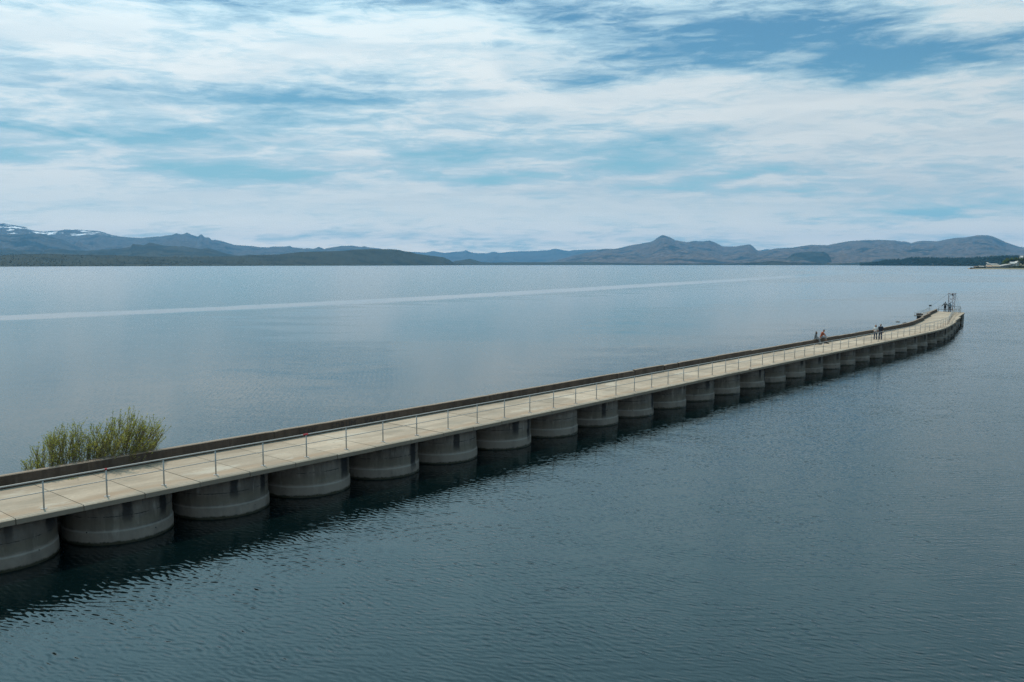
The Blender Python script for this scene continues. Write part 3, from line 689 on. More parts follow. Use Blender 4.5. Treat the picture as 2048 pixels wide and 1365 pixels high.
# floating jetty behind the wall near the end
M_white = plain('weathered_white_paint', (.45, .45, .45), .6); M_plank = plain('grey_planks', (.22, .20, .18), .85); M_hull = plain('black_rubber_float', (.02, .018, .02), .6)
A0, A1 = at_height(1837.5, 632.0, .95), at_height(1868, 622.3, .95)
jd = (A1 - A0); jl_ = jd.length; jy = math.atan2(jd.y, jd.x)
jt = empty('floating_jetty', (A0.x, A0.y, 0), jy)
tag(jt, 'floating jetty with low white railings moored behind the wall near the pier end', 'jetty')
bm = bmesh.new(); box(bm, (jl_ / 2, 0, .93), (jl_, 1.7, .14), None, .02); obj('deck', bm, M_plank, jt)
bm = bmesh.new(); box(bm, (jl_ / 2 + 1.2, 0, .42), (jl_ - 3.0, 1.5, .84), None, .12); obj('float', bm, M_hull, jt)
for sy in (-.8, .8):
    bm = bmesh.new(); tube(bm, [(.6, sy, 1.55), (jl_, sy, 1.55)], .035, 6); tube(bm, [(.6, sy, 1.27), (jl_, sy, 1.27)], .02, 6); obj('handrail', bm, M_white, jt)
    for i in range(10):
        bm = bmesh.new(); tube(bm, [(.6 + (jl_ - .6) * i / 9, sy, 1.0), (.6 + (jl_ - .6) * i / 9, sy, 1.55)], .035, 6); obj('post', bm, M_white, jt)
bm = bmesh.new(); box(bm, (.8, .1, 1.2), (.9, .8, .40), None, .1); box(bm, (1.6, -.2, 1.13), (.6, .6, .26), None, .08); obj('locker', bm, plain('brown_tarpaulin', (.09, .07, .06), .8), jt)
sx_ = jl_ * .72
for s in (-.16, .16):
    bm = bmesh.new(); tube(bm, [(sx_, s, 1.0), (sx_, s, 2.15)], .03, 6); obj('sign_leg', bm, M_white, jt)
bm = bmesh.new(); box(bm, (sx_, 0, 2.28), (.3, .5, .26), None, .06); obj('lamp_box', bm, M_hull, jt)

# two dark rocks behind the wall
M_rk = plain('wet_dark_rock', (.045, .042, .04), .55, 0, .4, 3); M_rk2 = plain('grey_dry_rock', (.16, .155, .14), .85, 0, .4, 3)
def rock(px, py, sx_, sz, mat, label, rz):
    p_ = at_height(px, py, 0); bm = bmesh.new(); bmesh.ops.create_icosphere(bm, subdivisions=3, radius=1.0)
    for v_ in bm.verts:
        d = 1 + .35 * mnoise.noise(v_.co * 1.6 + Vector((px, 0, 0))); v_.co = Vector((v_.co.x * sx_ * d, v_.co.y * sx_ * .5 * d, v_.co.z * sz * d))
    o = obj('rock', bm, mat, None, (p_.x, p_.y, 0), True); o.rotation_euler = (0, 0, rz); tag(o, label, 'rock', 'rocks showing above the lake')
rock(1795.5, 644.6, .36, .16, M_rk2, 'small pale topped rock showing above the water behind the pier wall', -.2)
rock(1809.8, 647.4, .42, .22, M_rk, 'dark flat rock showing above the water close behind the pier wall', 0)

# ------------------------------------------------------------------ willow shrub behind the wall
M_leaf = leafmat('willow_leaves', [(.185, .205, .062), (.275, .28, .09), (.36, .34, .15)], 2.5, True)
M_twig = plain('willow_twigs', (.11, .075, .05), .8, 0, .25, 6)
sh = empty('willow_shrub', W(-18, -4.7, 1.2)); so = Vector(sh.location)
tag(sh, 'leggy green willow shrub growing up behind the parapet wall', 'shrub')
sb = bmesh.new(); LV = []; LF = []
rs = random.Random(21)
env = [(35, 925), (60, 896), (85, 878), (115, 852), (150, 850), (195, 846), (225, 834), (255, 817), (280, 824), (300, 840), (333, 846)]
YB = 37.0
def leaf(p_, d, ln, wd):
    s = d.cross(Vector((rs.uniform(-1, 1), rs.uniform(-1, 1), rs.uniform(-.6, .6)))).normalized(); k0 = len(LV)
    LV.extend([tuple(p_ - so), tuple(p_ + d * ln * .5 + s * wd - so), tuple(p_ + d * ln - so), tuple(p_ + d * ln * .5 - s * wd - so)]); LF.append((k0, k0 + 1, k0 + 2, k0 + 3))
def shoot(a, b_, r, depth):
    mid_ = a.lerp(b_, .5) + Vector((rs.uniform(-.08, .08), rs.uniform(-.08, .08), 0)) * (b_ - a).length
    cp = [a.lerp(mid_, u).lerp(mid_.lerp(b_, u), u) for u in [i / 6 for i in range(7)]]
    tube(sb, [c - so for c in cp], r, 4, r * .25)
    ln = (b_ - a).length; n = int(ln * (34 if depth else 12))
    for i in range(n):
        u = rs.uniform(.18 if depth else .3, 1.0) if rs.random() < .85 else 1.0
        p_ = a.lerp(mid_, u).lerp(mid_.lerp(b_, u), u); d = ((b_ - a).normalized() + Vector((rs.gauss(0, .45), rs.gauss(0, .45), rs.gauss(0, .3)))).normalized()
        leaf(p_, d, rs.uniform(.04, .09), rs.uniform(.007, .015))
    if depth == 0:
        for i in range(int(ln * 5.5)):
            u = rs.uniform(.3, .9); p_ = a.lerp(mid_, u).lerp(mid_.lerp(b_, u), u)
            d = ((b_ - a).normalized() * .9 + Vector((rs.gauss(0, .5), rs.gauss(0, .5), .3))).normalized()
            shoot(p_, p_ + d * ln * rs.uniform(.18, .40) * (1.25 - u * .6), r * .5, 1)
roots = [(-20.3, 75), (-19.0, 118), (-18.4, 150), (-17.4, 190), (-16.5, 225), (-15.8, 250), (-15.2, 275)]
for i in range(125):
    pxt = rs.uniform(42, 330); rpx = 178 + (pxt - 178) / 1.75 + rs.gauss(0, 12); rt = interp([(75, -20.3), (118, -19.2), (150, -18.4), (190, -17.4), (225, -16.5), (275, -15.2)], rpx); a = W(rt + rs.gauss(0, .15), -4.65 + rs.gauss(0, .12), 1.35)
    px = pxt; ytop = interp(env, px)
    Yd = a.y + .1 + abs(rs.gauss(0, .4)); tip = at_depth(px, ytop + abs(rs.gauss(0, 26)) + (0 if rs.random() < .35 else 8), Yd)
    tip.z = max(tip.z, 2.5)
    shoot(a, tip, .016, 0)
obj('stems', sb, M_twig, sh); obj('foliage', (LV, LF), M_leaf, sh)
# dry weeds hanging on the wall top under the shrub, one tuft in a slab joint
M_dry = plain('dry_weeds', (.16, .14, .11), .95, 0, .4, 9)
def tuft(name, c0, n, spread, ln, mat, label, cat):
    V = []; Fc = []
    for i in range(n):
        p_ = Vector((rs.gauss(0, spread[0]), rs.gauss(0, spread[1]), .0)); d = Vector((rs.gauss(0, .7), rs.gauss(0, .7), rs.uniform(.25, 1))).normalized() * ln * rs.uniform(.4, 1); s = Vector((rs.gauss(0, 1), rs.gauss(0, 1), 0)).normalized() * .008
        k0 = len(V); V.extend([tuple(p_ - s), tuple(p_ + s), tuple(p_ + d)]); Fc.append((k0, k0 + 1, k0 + 2))
    o = obj(name, (V, Fc), mat, None, c0); o.rotation_euler = (0, 0, heading(-15)); return tag(o, label, cat)
tuft('dry_weeds', W(-17.1, -4.17, DECK + .55), 900, (1.1, .07), .11, M_dry, 'grey mat of dry weeds on top of the wall below the willow shrub', 'weeds')
tuft('weed_tuft', W(-18.6, -3.72, DECK), 60, (.10, .06), .10, M_leaf, 'small green weed tuft in a deck joint at the foot of the wall', 'weed')
tuft('weed_tuft', W(33.4, .35, DECK), 60, (.05, .05), .22, plain('rusty_weed', (.22, .10, .05), .9), 'small rust brown weed on the near deck edge', 'weed')

# ------------------------------------------------------------------ people
def capsule(bm, a, b_, ra, rb, n=12):
    a, b_ = Vector(a), Vector(b_); d = b_ - a; ln = d.length; d = d / max(ln, 1e-6)
    pts = []
    for k_ in range(1, 4): an = math.pi / 2 * (1 - k_ / 4); pts.append((a - d * ra * math.sin(an), ra * math.cos(an)))
    pts.append((a, ra)); pts.append((b_, rb))
    for k_ in range(1, 4): an = math.pi / 2 * k_ / 4; pts.append((b_ + d * rb * math.sin(an), rb * math.cos(an)))
    x = d.cross(Vector((0, 0, 1)) if abs(d.z) < .9 else Vector((1, 0, 0))).normalized(); y = d.cross(x); rings = []
    for c, r in pts: rings.append([bm.verts.new(c + (x * math.cos(6.2832 * k_ / n) + y * math.sin(6.2832 * k_ / n)) * r) for k_ in range(n)])
    for A_, B_ in zip(rings, rings[1:]):
        for k_ in range(n): bm.faces.new((A_[k_], A_[(k_ + 1) % n], B_[(k_ + 1) % n], B_[k_]))
    bm.faces.new(rings[0][::-1]); bm.faces.new(rings[-1])
def ell(bm, c, r, rot=None):
    rr = bmesh.ops.create_icosphere(bm, subdivisions=3, radius=1.0)
    bmesh.ops.transform(bm, matrix=Matrix.Translation(c) @ (rot.to_4x4() if rot else Matrix.Identity(4)) @ Matrix.Diagonal((*r, 1)), verts=rr['verts'])
def fuse(name, bm, mat, parent, voxel):
    o = obj(name, bm, mat, None)
    md = o.modifiers.new('r', 'REMESH'); md.mode = 'VOXEL'; md.voxel_size = voxel
    ms = o.modifiers.new('s', 'SMOOTH'); ms.iterations = 3; ms.factor = .4
    me = bpy.data.meshes.new_from_object(o.evaluated_get(bpy.context.evaluated_depsgraph_get()))
    o.modifiers.clear(); old = o.data; o.data = me; me.name = name; bpy.data.meshes.remove(old)
    if not me.materials: me.materials.append(mat)
    for p_ in me.polygons: p_.use_smooth = True
    o.parent = parent; return o
def V3(*a): return Vector(a)
STAND = dict(pelvis=V3(0, 0, .96), chest=V3(0, 0, 1.30), neck=V3(0, -.01, 1.47), head=V3(0, .02, 1.63),
             shL=V3(-.185, 0, 1.42), shR=V3(.185, 0, 1.42), elL=V3(-.25, -.04, 1.13), elR=V3(.25, -.04, 1.13), wrL=V3(-.26, .06, .89), wrR=V3(.26, .06, .89),
             hpL=V3(-.095, 0, .93), hpR=V3(.095, 0, .93), knL=V3(-.11, .03, .50), knR=V3(.11, .03, .50), anL=V3(-.12, -.02, .085), anR=V3(.12, -.02, .085), footL=V3(-.03, 1, 0), footR=V3(.03, 1, 0))
def person(loc, yaw, h, label, pose, skin, hair, hair_kind, shirt, sleeves, trousers, trouser_len, shoe, build=1.0, extra=None, fem=False):
    root = empty('person', loc, yaw); root.scale = (h / 1.76,) * 3
    tag(root, label, 'person')
    J_ = dict(STAND); J_.update(pose); g = lambda k_: J_[k_]; sw = .93 if fem else 1.0
    for s in 'LR':
        J_['sh' + s] = V3(g('sh' + s).x * sw, g('sh' + s).y, g('sh' + s).z)
    bm = bmesh.new()
    up = (g('head') - g('neck')).normalized(); face = J_.get('face', V3(0, 1, 0)).normalized()
    def torso(bm, e):
        capsule(bm, g('pelvis') + V3(-.06, 0, 0), g('pelvis') + V3(.06, 0, 0), .125 * build + e, .125 * build + e)
        w_ = .07 * build
        for s in (-1, 1): capsule(bm, g('pelvis') + V3(s * .05, 0, .05), g('chest') + V3(s * w_, 0, .04), .105 * build + e, .115 * build + e)
        capsule(bm, g('shL') + V3(.05, 0, -.02), g('shR') + V3(-.05, 0, -.02), .075 + e, .075 + e)
        if fem: 
            for s in (-1, 1): ell(bm, g('chest') + V3(s * .075, .09, .0), (.07 + e, .06 + e, .065 + e))
    def arm(bm, s, e, u0=0.0, u1=1.0):
        a, b_, c = g('sh' + s), g('el' + s), g('wr' + s)
        capsule(bm, a, b_ if u1 >= .5 else a.lerp(b_, u1 * 2), .055 * build + e, .043 * build + e)
        if u1 > .5: capsule(bm, b_, b_.lerp(c, (u1 - .5) * 2), .043 * build + e, .030 * build + e)
    def leg(bm, s, e, u1=1.0):
        a, b_, c = g('hp' + s), g('kn' + s), g('an' + s)
        capsule(bm, a, b_, .088 * build + e, .056 + e)
        if u1 > .5: capsule(bm, b_, b_.lerp(c, (u1 - .5) * 2), .055 + e, .038 + e + (.02 if u1 < 1.01 and e > .01 else 0))
    torso(bm, -.01)
    capsule(bm, g('chest') + V3(0, 0, .1), g('neck'), .07, .055); capsule(bm, g('neck'), g('head') - up * .05, .052, .055)
    hd = g('head'); side = face.cross(V3(0, 0, 1)).normalized()
    rot = Matrix((side, face, side.cross(face))).transposed()
    ell(bm, hd + V3(0, 0, .015), (.076, .095, .115), rot); ell(bm, hd + face * .025 - V3(0, 0, .06), (.055, .065, .06), rot)
    capsule(bm, hd + face * .085 + V3(0, 0, .015), hd + face * .108 - V3(0, 0, .02), .012, .017)           # nose
    capsule(bm, hd + face * .085 - V3(0, 0, .055) - side * .02, hd + face * .085 - V3(0, 0, .055) + side * .02, .011, .011)   # lips
    for s in (-1, 1): ell(bm, hd + side * s * .08 - V3(0, 0, .005), (.014, .025, .032), rot)
    for s in 'LR':
        arm(bm, s, 0); leg(bm, s, -.006)
        wv, ev = g('wr' + s), g('el' + s); d = J_.get('hand' + s, (wv - ev)).normalized(); sd_ = d.cross(V3(0, 0, 1) if abs(d.z) < .8 else V3(0, 1, 0)).normalized(); nn_ = d.cross(sd_)
        sg = 1 if s == 'L' else -1
        capsule(bm, wv, wv + d * .05, .028, .032)
        for q_ in (-.024, 0, .024): capsule(bm, wv + d * .03 + sd_ * q_ * .6, wv + d * .085 + sd_ * q_, .017, .017)
        for k_, (q_, ln) in enumerate(((-.034, .062), (-.012, .075), (.012, .078), (.034, .07))):
            f0 = wv + d * .088 + sd_ * q_; f1 = f0 + d * ln * .55 + sd_ * q_ * .12 + nn_ * .010; f2 = f1 + d * ln * .42 + nn_ * .026
            capsule(bm, f0, f1, .0105, .0098, 8); capsule(bm, f1, f2, .0098, .0085, 8)
        th = wv + d * .03 + sd_ * .03 * sg; capsule(bm, th, th + d * .035 + sd_ * .03 * sg, .014, .012, 8); capsule(bm, th + d * .035 + sd_ * .03 * sg, th + d * .07 + sd_ * .036 * sg + nn_ * .012, .012, .010, 8)
        an = g('an' + s); fd = g('foot' + s).normalized(); capsule(bm, an - fd * .03 - V3(0, 0, .04), an + fd * .15 - V3(0, 0, .055), .035, .028)
    fuse('body', bm, skin, root, .0085)
    bm = bmesh.new(); torso(bm, .014)
    for s in 'LR': arm(bm, s, .016, 0, sleeves)
    capsule(bm, g('chest') + V3(0, 0, .1), g('neck') - V3(0, 0, .03), .085, .066)
    fuse('shirt', bm, shirt, root, .013)
    bm = bmesh.new(); capsule(bm, g('pelvis') + V3(-.055, 0, -.03), g('pelvis') + V3(.055, 0, -.03), .138 * build, .138 * build)
    for s in 'LR': leg(bm, s, .018, trouser_len)
    fuse('trousers', bm, trousers, root, .013)
    for s in 'LR':
        bm = bmesh.new(); an = g('an' + s); fd = g('foot' + s).normalized()
        capsule(bm, an - fd * .045 - V3(0, 0, .035), an + fd * .15 - V3(0, 0, .045), .047, .038); box(bm, an + fd * .055 - V3(0, 0, .075), (.085, .27, .022), Matrix.Rotation(math.atan2(-fd.x, fd.y), 3, 'Z'), .008)
        fuse('shoe', bm, shoe, root, .012)
    bm = bmesh.new()
    ell(bm, hd - face * .018 + V3(0, 0, .045), (.083, .09, .098), rot); ell(bm, hd - face * .045 + V3(0, 0, -.005), (.08, .065, .095), rot)
    if hair_kind == 'bob':
        for s in (-1, 1): ell(bm, hd + side * s * .078 - face * .02 - V3(0, 0, .06), (.035, .06, .10), rot)
        ell(bm, hd - face * .07 - V3(0, 0, .06), (.09, .045, .11), rot)
    if hair_kind == 'long':
        for s in (-1, 1): ell(bm, hd + side * s * .075 - V3(0, 0, .10), (.04, .065, .17), rot)
        ell(bm, hd - face * .075 - V3(0, 0, .13), (.095, .05, .20), rot)
    fuse('hair', bm, hair, root, .012)
    for s in (-1, 1):
        bm = bmesh.new(); ell(bm, hd + face * .083 + side * s * .031 + V3(0, 0, .018), (.011, .008, .008), rot); obj('eye', bm, M_eye, root)
    if extra: extra(root, g)
    return root
M_eye = plain('dark_eyes', (.02, .015, .012), .3)
skin1 = plain('warm_skin', (.42, .24, .16), .6, 0, .06); skin2 = plain('tanned_skin', (.30, .16, .10), .6, 0, .06)
hairD = plain('dark_hair', (.018, .012, .010), .5); hairB = plain('brown_hair', (.075, .035, .022), .5); hairS = plain('short_dark_hair', (.03, .02, .016), .6)
black = plain('black_cloth', (.016, .016, .020), .85); navy = plain('navy_cloth', (.014, .018, .030), .85); denim = plain('dark_denim', (.025, .038, .075), .9)
white = plain('white_cotton', (.62, .61, .60), .85); rust = plain('rust_orange_cotton', (.33, .085, .04), .9); greyc = plain('pale_grey_cloth', (.22, .225, .235), .9); blueg = plain('blue_grey_jacket', (.15, .20, .24), .85)
m, t, b = material('grey_striped_knit'); zz_ = t.sep(coords(t))[2]
t.put(b.inputs['Base Color'], t.mix(t.ss(t.m('SINE', t.m('MULTIPLY', zz_, 85.0)), -.2, .2), (.05, .055, .06), (.20, .22, .23))); t.put(b.inputs['Roughness'], .9); stripes = m
shoeD = plain('dark_shoe', (.02, .018, .018), .6); shoeG = plain('grey_shoe', (.15, .13, .13), .7)
def yaw_of(dx_, dy_): return math.atan2(-dx_, dy_)
def W_feet(px, py): p_ = at_height(px, py, DECK); return (p_.x, p_.y, DECK)
toward = -Vector(W_feet(1755, 679)).normalized()
# the couple strolling towards the camera
def forearms(root, g):
    pass
p1 = W_feet(1750.6, 679.4); p2 = W_feet(1760.6, 679.4)
person(p1, yaw_of(-.45, -.9), 1.70, 'woman with brown bobbed hair, white top and jeans walking beside a man in navy',
       dict(elL=V3(-.27, -.06, 1.12), wrL=V3(-.10, .19, 1.04), elR=V3(.27, -.06, 1.12), wrR=V3(.10, .20, 1.03), handL=V3(.9, .3, -.1), handR=V3(-.9, .3, -.1), knL=V3(-.12, .05, .5), anL=V3(-.13, -.04, .085), anR=V3(.13, .06, .085), face=V3(.25, .95, 0)),
       skin1, hairB, 'bob', white, .42, denim, 1.0, shoeD, .92, fem=True)
person(p2, yaw_of(-.55, -.85), 1.78, 'man in navy short sleeved shirt and jeans walking beside a woman in a white top',
       dict(elR=V3(.28, -.06, 1.12), elL=V3(-.28, -.03, 1.12), wrL=V3(-.29, .08, .88), wrR=V3(.27, -.02, .87), knL=V3(-.11, .08, .5), anL=V3(-.12, .06, .085), anR=V3(.13, -.06, .085), face=V3(.35, .93, 0)),
       skin2, hairS, 'short', navy, .5, denim, 1.0, shoeD, 1.12)
# the couple sitting on the wall, legs over the deck
def sit(px, lift=0.0):
    best = min(((abs(((lambda v_: CX + F * v_.x / (v_.y * math.cos(PITCH) - (v_.z - CAMZ) * math.sin(PITCH)))(W(tq, L(tq) - 4.12, DECK + .56))) - px), tq) for tq in [50 + .02 * i for i in range(700)]))
    tq = best[1]; return W(tq, L(tq) - 4.12, DECK), tq
SIT = dict(pelvis=V3(0, 0, .67), chest=V3(0, .06, 1.01), neck=V3(0, .09, 1.18), head=V3(0, .13, 1.34), shL=V3(-.18, .07, 1.13), shR=V3(.18, .07, 1.13),
           elL=V3(-.23, .12, .86), elR=V3(.23, .12, .86), wrL=V3(-.13, .36, .78), wrR=V3(.13, .36, .78), hpL=V3(-.10, .02, .66), hpR=V3(.10, .02, .66), knL=V3(-.11, .45, .62), knR=V3(.11, .45, .62), anL=V3(-.10, .50, .17), anR=V3(.12, .46, .17), handL=V3(.3, .9, -.1), handR=V3(-.3, .9, -.1))
s1, t1_ = sit(1630.3); s2, t2_ = sit(1642.2)
woman_sit = dict(SIT); woman_sit.update(anL=V3(-.06, .60, .09), anR=V3(.12, .54, .09))
def dz_(d, z): return {k_: (v_ + V3(0, 0, z) if not k_.startswith(('foot', 'hand', 'face')) else v_) for k_, v_ in d.items()}
yw = heading(58) - R(90)
facing = yaw_of(*(PN - PD * -.45).normalized())
person(s1, facing, 1.66, 'woman with long dark hair in a grey striped top sitting on the wall', dict(woman_sit, face=V3(.45, .9, 0), footL=V3(.1, 1, 0)), skin1, hairD, 'long', stripes, .95, greyc, 1.0, shoeG, .95, fem=True)
man_sit = dict(SIT); man_sit.update(chest=V3(.02, .12, 1.03), neck=V3(.05, .20, 1.19), head=V3(.08, .27, 1.33), shL=V3(-.16, .16, 1.14), shR=V3(.20, .16, 1.14), elR=V3(.33, .34, .95), wrR=V3(.40, .48, .76), elL=V3(-.27, .22, .88), wrL=V3(-.16, .42, .74), knL=V3(-.17, .46, .60), knR=V3(.26, .46, .62), anL=V3(-.16, .44, .09), anR=V3(.33, .62, .09), face=V3(.85, .5, -.15))
person(s2, facing, 1.82, 'man in a rust orange shirt leaning forward as he sits on the wall', man_sit, skin2, hairD, 'short', rust, .5, greyc, .56, shoeD, 1.05)
# the couple at the end, backs to the camera
def backpack(root, g):
    bm = bmesh.new(); box(bm, g('chest') + V3(0, -.19, .0), (.28, .15, .40), None, .06); box(bm, g('chest') + V3(0, -.285, -.06), (.22, .07, .2), None, .03); obj('backpack', bm, plain('grey_backpack', (.11, .12, .125), .8), root)
    for s in (-1, 1):
        bm = bmesh.new(); tube(bm, [g('chest') + V3(s * .1, -.14, .16), g('chest') + V3(s * .115, .0, .235), g('chest') + V3(s * .11, .14, .10)], .018, 6); obj('strap', bm, black, root)
away = yaw_of(*(PD - PN * .2).normalized())
bp = W(137.55, -12.15, DECK); bq = W(137.6, -11.38, DECK)
person(bp, away + R(6), 1.84, 'man in black with a grey backpack standing arms spread at the end railing',
       dict(elL=V3(-.36, .06, 1.20), wrL=V3(-.50, .26, 1.02), elR=V3(.36, .06, 1.20), wrR=V3(.50, .22, 1.02), handL=V3(-.2, .9, -.2), handR=V3(.2, .9, -.2), anL=V3(-.15, -.02, .085), anR=V3(.15, -.02, .085)),
       skin2, hairS, 'short', black, 1.0, black, 1.0, shoeD, 1.0, backpack)
person(bq, away - R(4), 1.70, 'woman with dark hair in a blue grey jacket beside the man at the end railing',
       dict(elL=V3(-.25, .04, 1.13), wrL=V3(-.16, .25, 1.0), elR=V3(.25, .04, 1.13), wrR=V3(.16, .26, 1.0), handL=V3(.2, .9, -.2), handR=V3(-.2, .9, -.2)),
       skin1, hairD, 'bob', blueg, 1.0, black, 1.0, shoeD, 1.08, fem=True)

# ------------------------------------------------------------------ peninsula on the right
M_beach = plain('pale_shingle', (.30, .235, .165), .95, 0, .25, .15); M_earth = land('peninsula_ground', (.10, .09, .05), (.16, .14, .08), (.05, .065, .03), .5, .03)
PY = 1925.0
V = []; Fc = []
cols = 46
for i in range(cols + 1):
    px = 1936 + (2240 - 1936) * i / cols
    edge_y = interp([(1936, 538.6), (1950, 538.75), (2000, 538.9), (2048, 539.2), (2240, 541)], px)
    yb = shore(edge_y); prof = [(yb, -.3), (yb + 6, .5), (yb + 16, 1.2), (max(yb + 30, 1925), 2.2), (2052, 3.0), (2076, 5.5), (2100, 9.5), (2150, 16.5), (2195, 18.3), (2310, 21), (2460, -.3)]
    f = min(1, max(.02, (px - 1934) / 18))
    for yy, z in prof:
        zq = z * f + (.3 * fbm(px * .3, yy * .05) if z > 1 else 0)
        if z > 3 and px < 2022: zq = 2.5 * f + (zq - 2.5 * f) * max(0, min(1, (px - 1996) / 26))
        xx = (px - CX) / F * math.cos(PITCH) * yy
        V.append((xx, yy, max(zq, -.3)))
k = 11
for i in range(cols):
    for j in range(k - 1):
        a = i * k + j; Fc.append((a, a + k, a + k + 1, a + 1))
m_pen, t, b = material('peninsula_shore'); p_ = t.node('ShaderNodeNewGeometry').outputs['Position']
nz = t.noise(p_, .08, 5, .6); zt = t.m('ADD', t.sep(p_)[2], t.m('MULTIPLY', t.m('SUBTRACT', nz, .5), 1.2))
t.put(b.inputs['Base Color'], t.mix(t.ss(zt, .7, 1.2), t.mix(nz, (.20, .15, .10), (.28, .22, .15)), t.mix(t.ss(nz, .4, .6), (.07, .085, .03), (.15, .125, .07)))); t.put(b.inputs['Roughness'], .95)
tag(obj('peninsula', (V, Fc), m_pen, smooth=True), 'low grassy spit with a pale shingle beach on the right', kind='structure')

M_glass = plain('dark_window_glass', (.03, .04, .05), .15, 0, .1)
def house(px0, px1, py_eave, py_ridge, Yd, depth, wallc, roofc, label, zb=2.0, kind='gable', wins=3, chimney=False, name='house', cat='house'):
    a, b_ = at_depth(px0, 530, Yd), at_depth(px1, 530, Yd); wd = b_.x - a.x; ze = at_depth(px0, py_eave, Yd).z - zb; zr = at_depth(px0, py_ridge, Yd).z - zb
    h_ = empty(name, ((a.x + b_.x) / 2, Yd, zb)); h_.rotation_euler = (0, 0, 0); tag(h_, label, cat)
    bm = bmesh.new(); box(bm, (0, depth / 2, ze / 2 - .25), (wd, depth, ze + .5)); 
    if kind == 'side':   # gable ends face left and right: triangles
        for sx in (-1, 1):
            vs = [bm.verts.new((sx * wd / 2, 0, ze)), bm.verts.new((sx * wd / 2, depth, ze)), bm.verts.new((sx * wd / 2, depth / 2, zr - .1))]; bm.faces.new(vs)
    obj('wall', bm, wallc, h_)
    bm = bmesh.new(); ov = .5; th = .25
    def slope(p0, p1, p2, p3):
        lo = [bm.verts.new(p) for p in (p0, p1, p2, p3)]; hi = [bm.verts.new(Vector(p) + Vector((0, 0, th))) for p in (p0, p1, p2, p3)]
        bm.faces.new(lo); bm.faces.new(hi[::-1])
        for q_ in range(4): bm.faces.new((lo[q_], lo[(q_ + 1) % 4], hi[(q_ + 1) % 4], hi[q_]))
    if kind == 'side':
        slope((-wd / 2 - ov, -ov, ze), (wd / 2 + ov, -ov, ze), (wd / 2 + ov, depth / 2, zr), (-wd / 2 - ov, depth / 2, zr))
        slope((-wd / 2 - ov, depth + ov, ze), (wd / 2 + ov, depth + ov, ze), (wd / 2 + ov, depth / 2, zr), (-wd / 2 - ov, depth / 2, zr))
    elif kind == 'mono':
        slope((-wd / 2 - ov, -ov, ze), (wd / 2 + ov, -ov, ze), (wd / 2 + ov, depth + ov, zr), (-wd / 2 - ov, depth + ov, zr))
    elif kind == 'hall':  # ridge runs away from the camera and leans right
        rx = wd * .42
        slope((-wd / 2 - ov, -ov, ze), (rx, -ov, zr), (rx, depth + ov, zr), (-wd / 2 - ov, depth + ov, ze))
        slope((wd / 2 + ov, -ov, ze), (rx, -ov, zr), (rx, depth + ov, zr), (wd / 2 + ov, depth + ov, ze))
    else:
        slope((-wd / 2 - ov, -ov, ze), (0, -ov, zr), (0, depth + ov, zr), (-wd / 2 - ov, depth + ov, ze)); slope((wd / 2 + ov, -ov, ze), (0, -ov, zr), (0, depth + ov, zr), (wd / 2 + ov, depth + ov, ze))
    rf = obj('roof', bm, roofc, h_)
    if kind in ('gable', 'hall'):
        rx = 0 if kind == 'gable' else wd * .42
        bm = bmesh.new()
        for yy in (0, depth): bm.faces.new([bm.verts.new(p) for p in ((-wd / 2, yy, ze), (wd / 2, yy, ze), (rx, yy, zr - .05))])
        obj('gable', bm, wallc, h_)
    if chimney:
        bm = bmesh.new(); box(bm, (wd * .2, depth * .4, zr + .5), (.8, .8, 1.8)); obj('chimney', bm, wallc, rf)
    for i in range(wins):
        bm = bmesh.new(); box(bm, (-wd / 2 + wd * (i + .5) / wins, -.03, ze * .55), (min(1.6, wd / wins * .5), .12, min(1.4, ze * .4))); obj('window', bm, M_glass, h_)
    return h_
cw = plain('white_render', (.38, .37, .35), .8, 0, .06, .5); cg = plain('grey_boards', (.20, .19, .18), .85, 0, .15, .5); cd = plain('dark_boards', (.10, .08, .07), .85); cc = plain('cream_render', (.42, .35, .26), .85)
rg = plain('pale_grey_sheet_roof', (.30, .285, .26), .7, 0, .15, .3); rc = plain('cream_sheet_roof', (.36, .29, .20), .7, 0, .1, .3); rr_ = plain('red_roof', (.33, .07, .06), .7); rw = plain('white_sheet_roof', (.48, .47, .45), .7); rt_ = plain('tan_roof', (.36, .25, .17), .8)
zx = lambda x: 1900 + x / 13.84
zy = lambda y: 500 + y / 13.84
house(zx(1390), zx(1740), zy(458), zy(398), 1955, 26, cg, rg, 'big shed with a pale grey lopsided roof, largest on the spit', 2.2, 'hall', 5, name='boat_shed', cat='shed')
house(zx(1195), zx(1388), zy(462), zy(428), 1950, 14, cg, rc, 'long low shed with a cream roof left of the big grey shed', 2.2, 'side', 4, name='shed', cat='shed')
house(zx(1025), zx(1172), zy(470), zy(428), 1945, 12, cg, rt_, 'small house with a tan roof in the middle of the spit', 2.2, 'side', 3)
house(zx(1135), zx(1365), zy(412), zy(385), 2060, 12, cw, rg, 'long pale low building behind the cream roofed shed', 3.5, 'mono', 6, name='building', cat='building')
house(zx(1042), zx(1092), zy(392), zy(346), 2300, 8, cw, rg, 'narrow whitish building standing against the dark forest', 2.5, 'mono', 2, name='building', cat='building')
house(zx(815), zx(908), zy(470), zy(444), 1960, 9, cd, rg, 'low dark hut with a pale roof toward the tip of the spit', 2.0, 'side', 2, name='hut', cat='hut')
house(zx(925), zx(1012), zy(474), zy(448), 1965, 9, cd, rg, 'low hut with a pale roof beside the tan roofed house', 2.0, 'mono', 2, name='hut', cat='hut')
house(zx(705), zx(770), zy(478), zy(460), 1950, 8, cd, rt_, 'small dark hut nearest the tip of the spit', 1.6, 'side', 1, name='hut', cat='hut')
house(zx(1692), zx(1820), zy(385), zy(335), 2075, 12, cw, rw, 'white house above the big grey shed with a white roof', 6, 'side', 4)
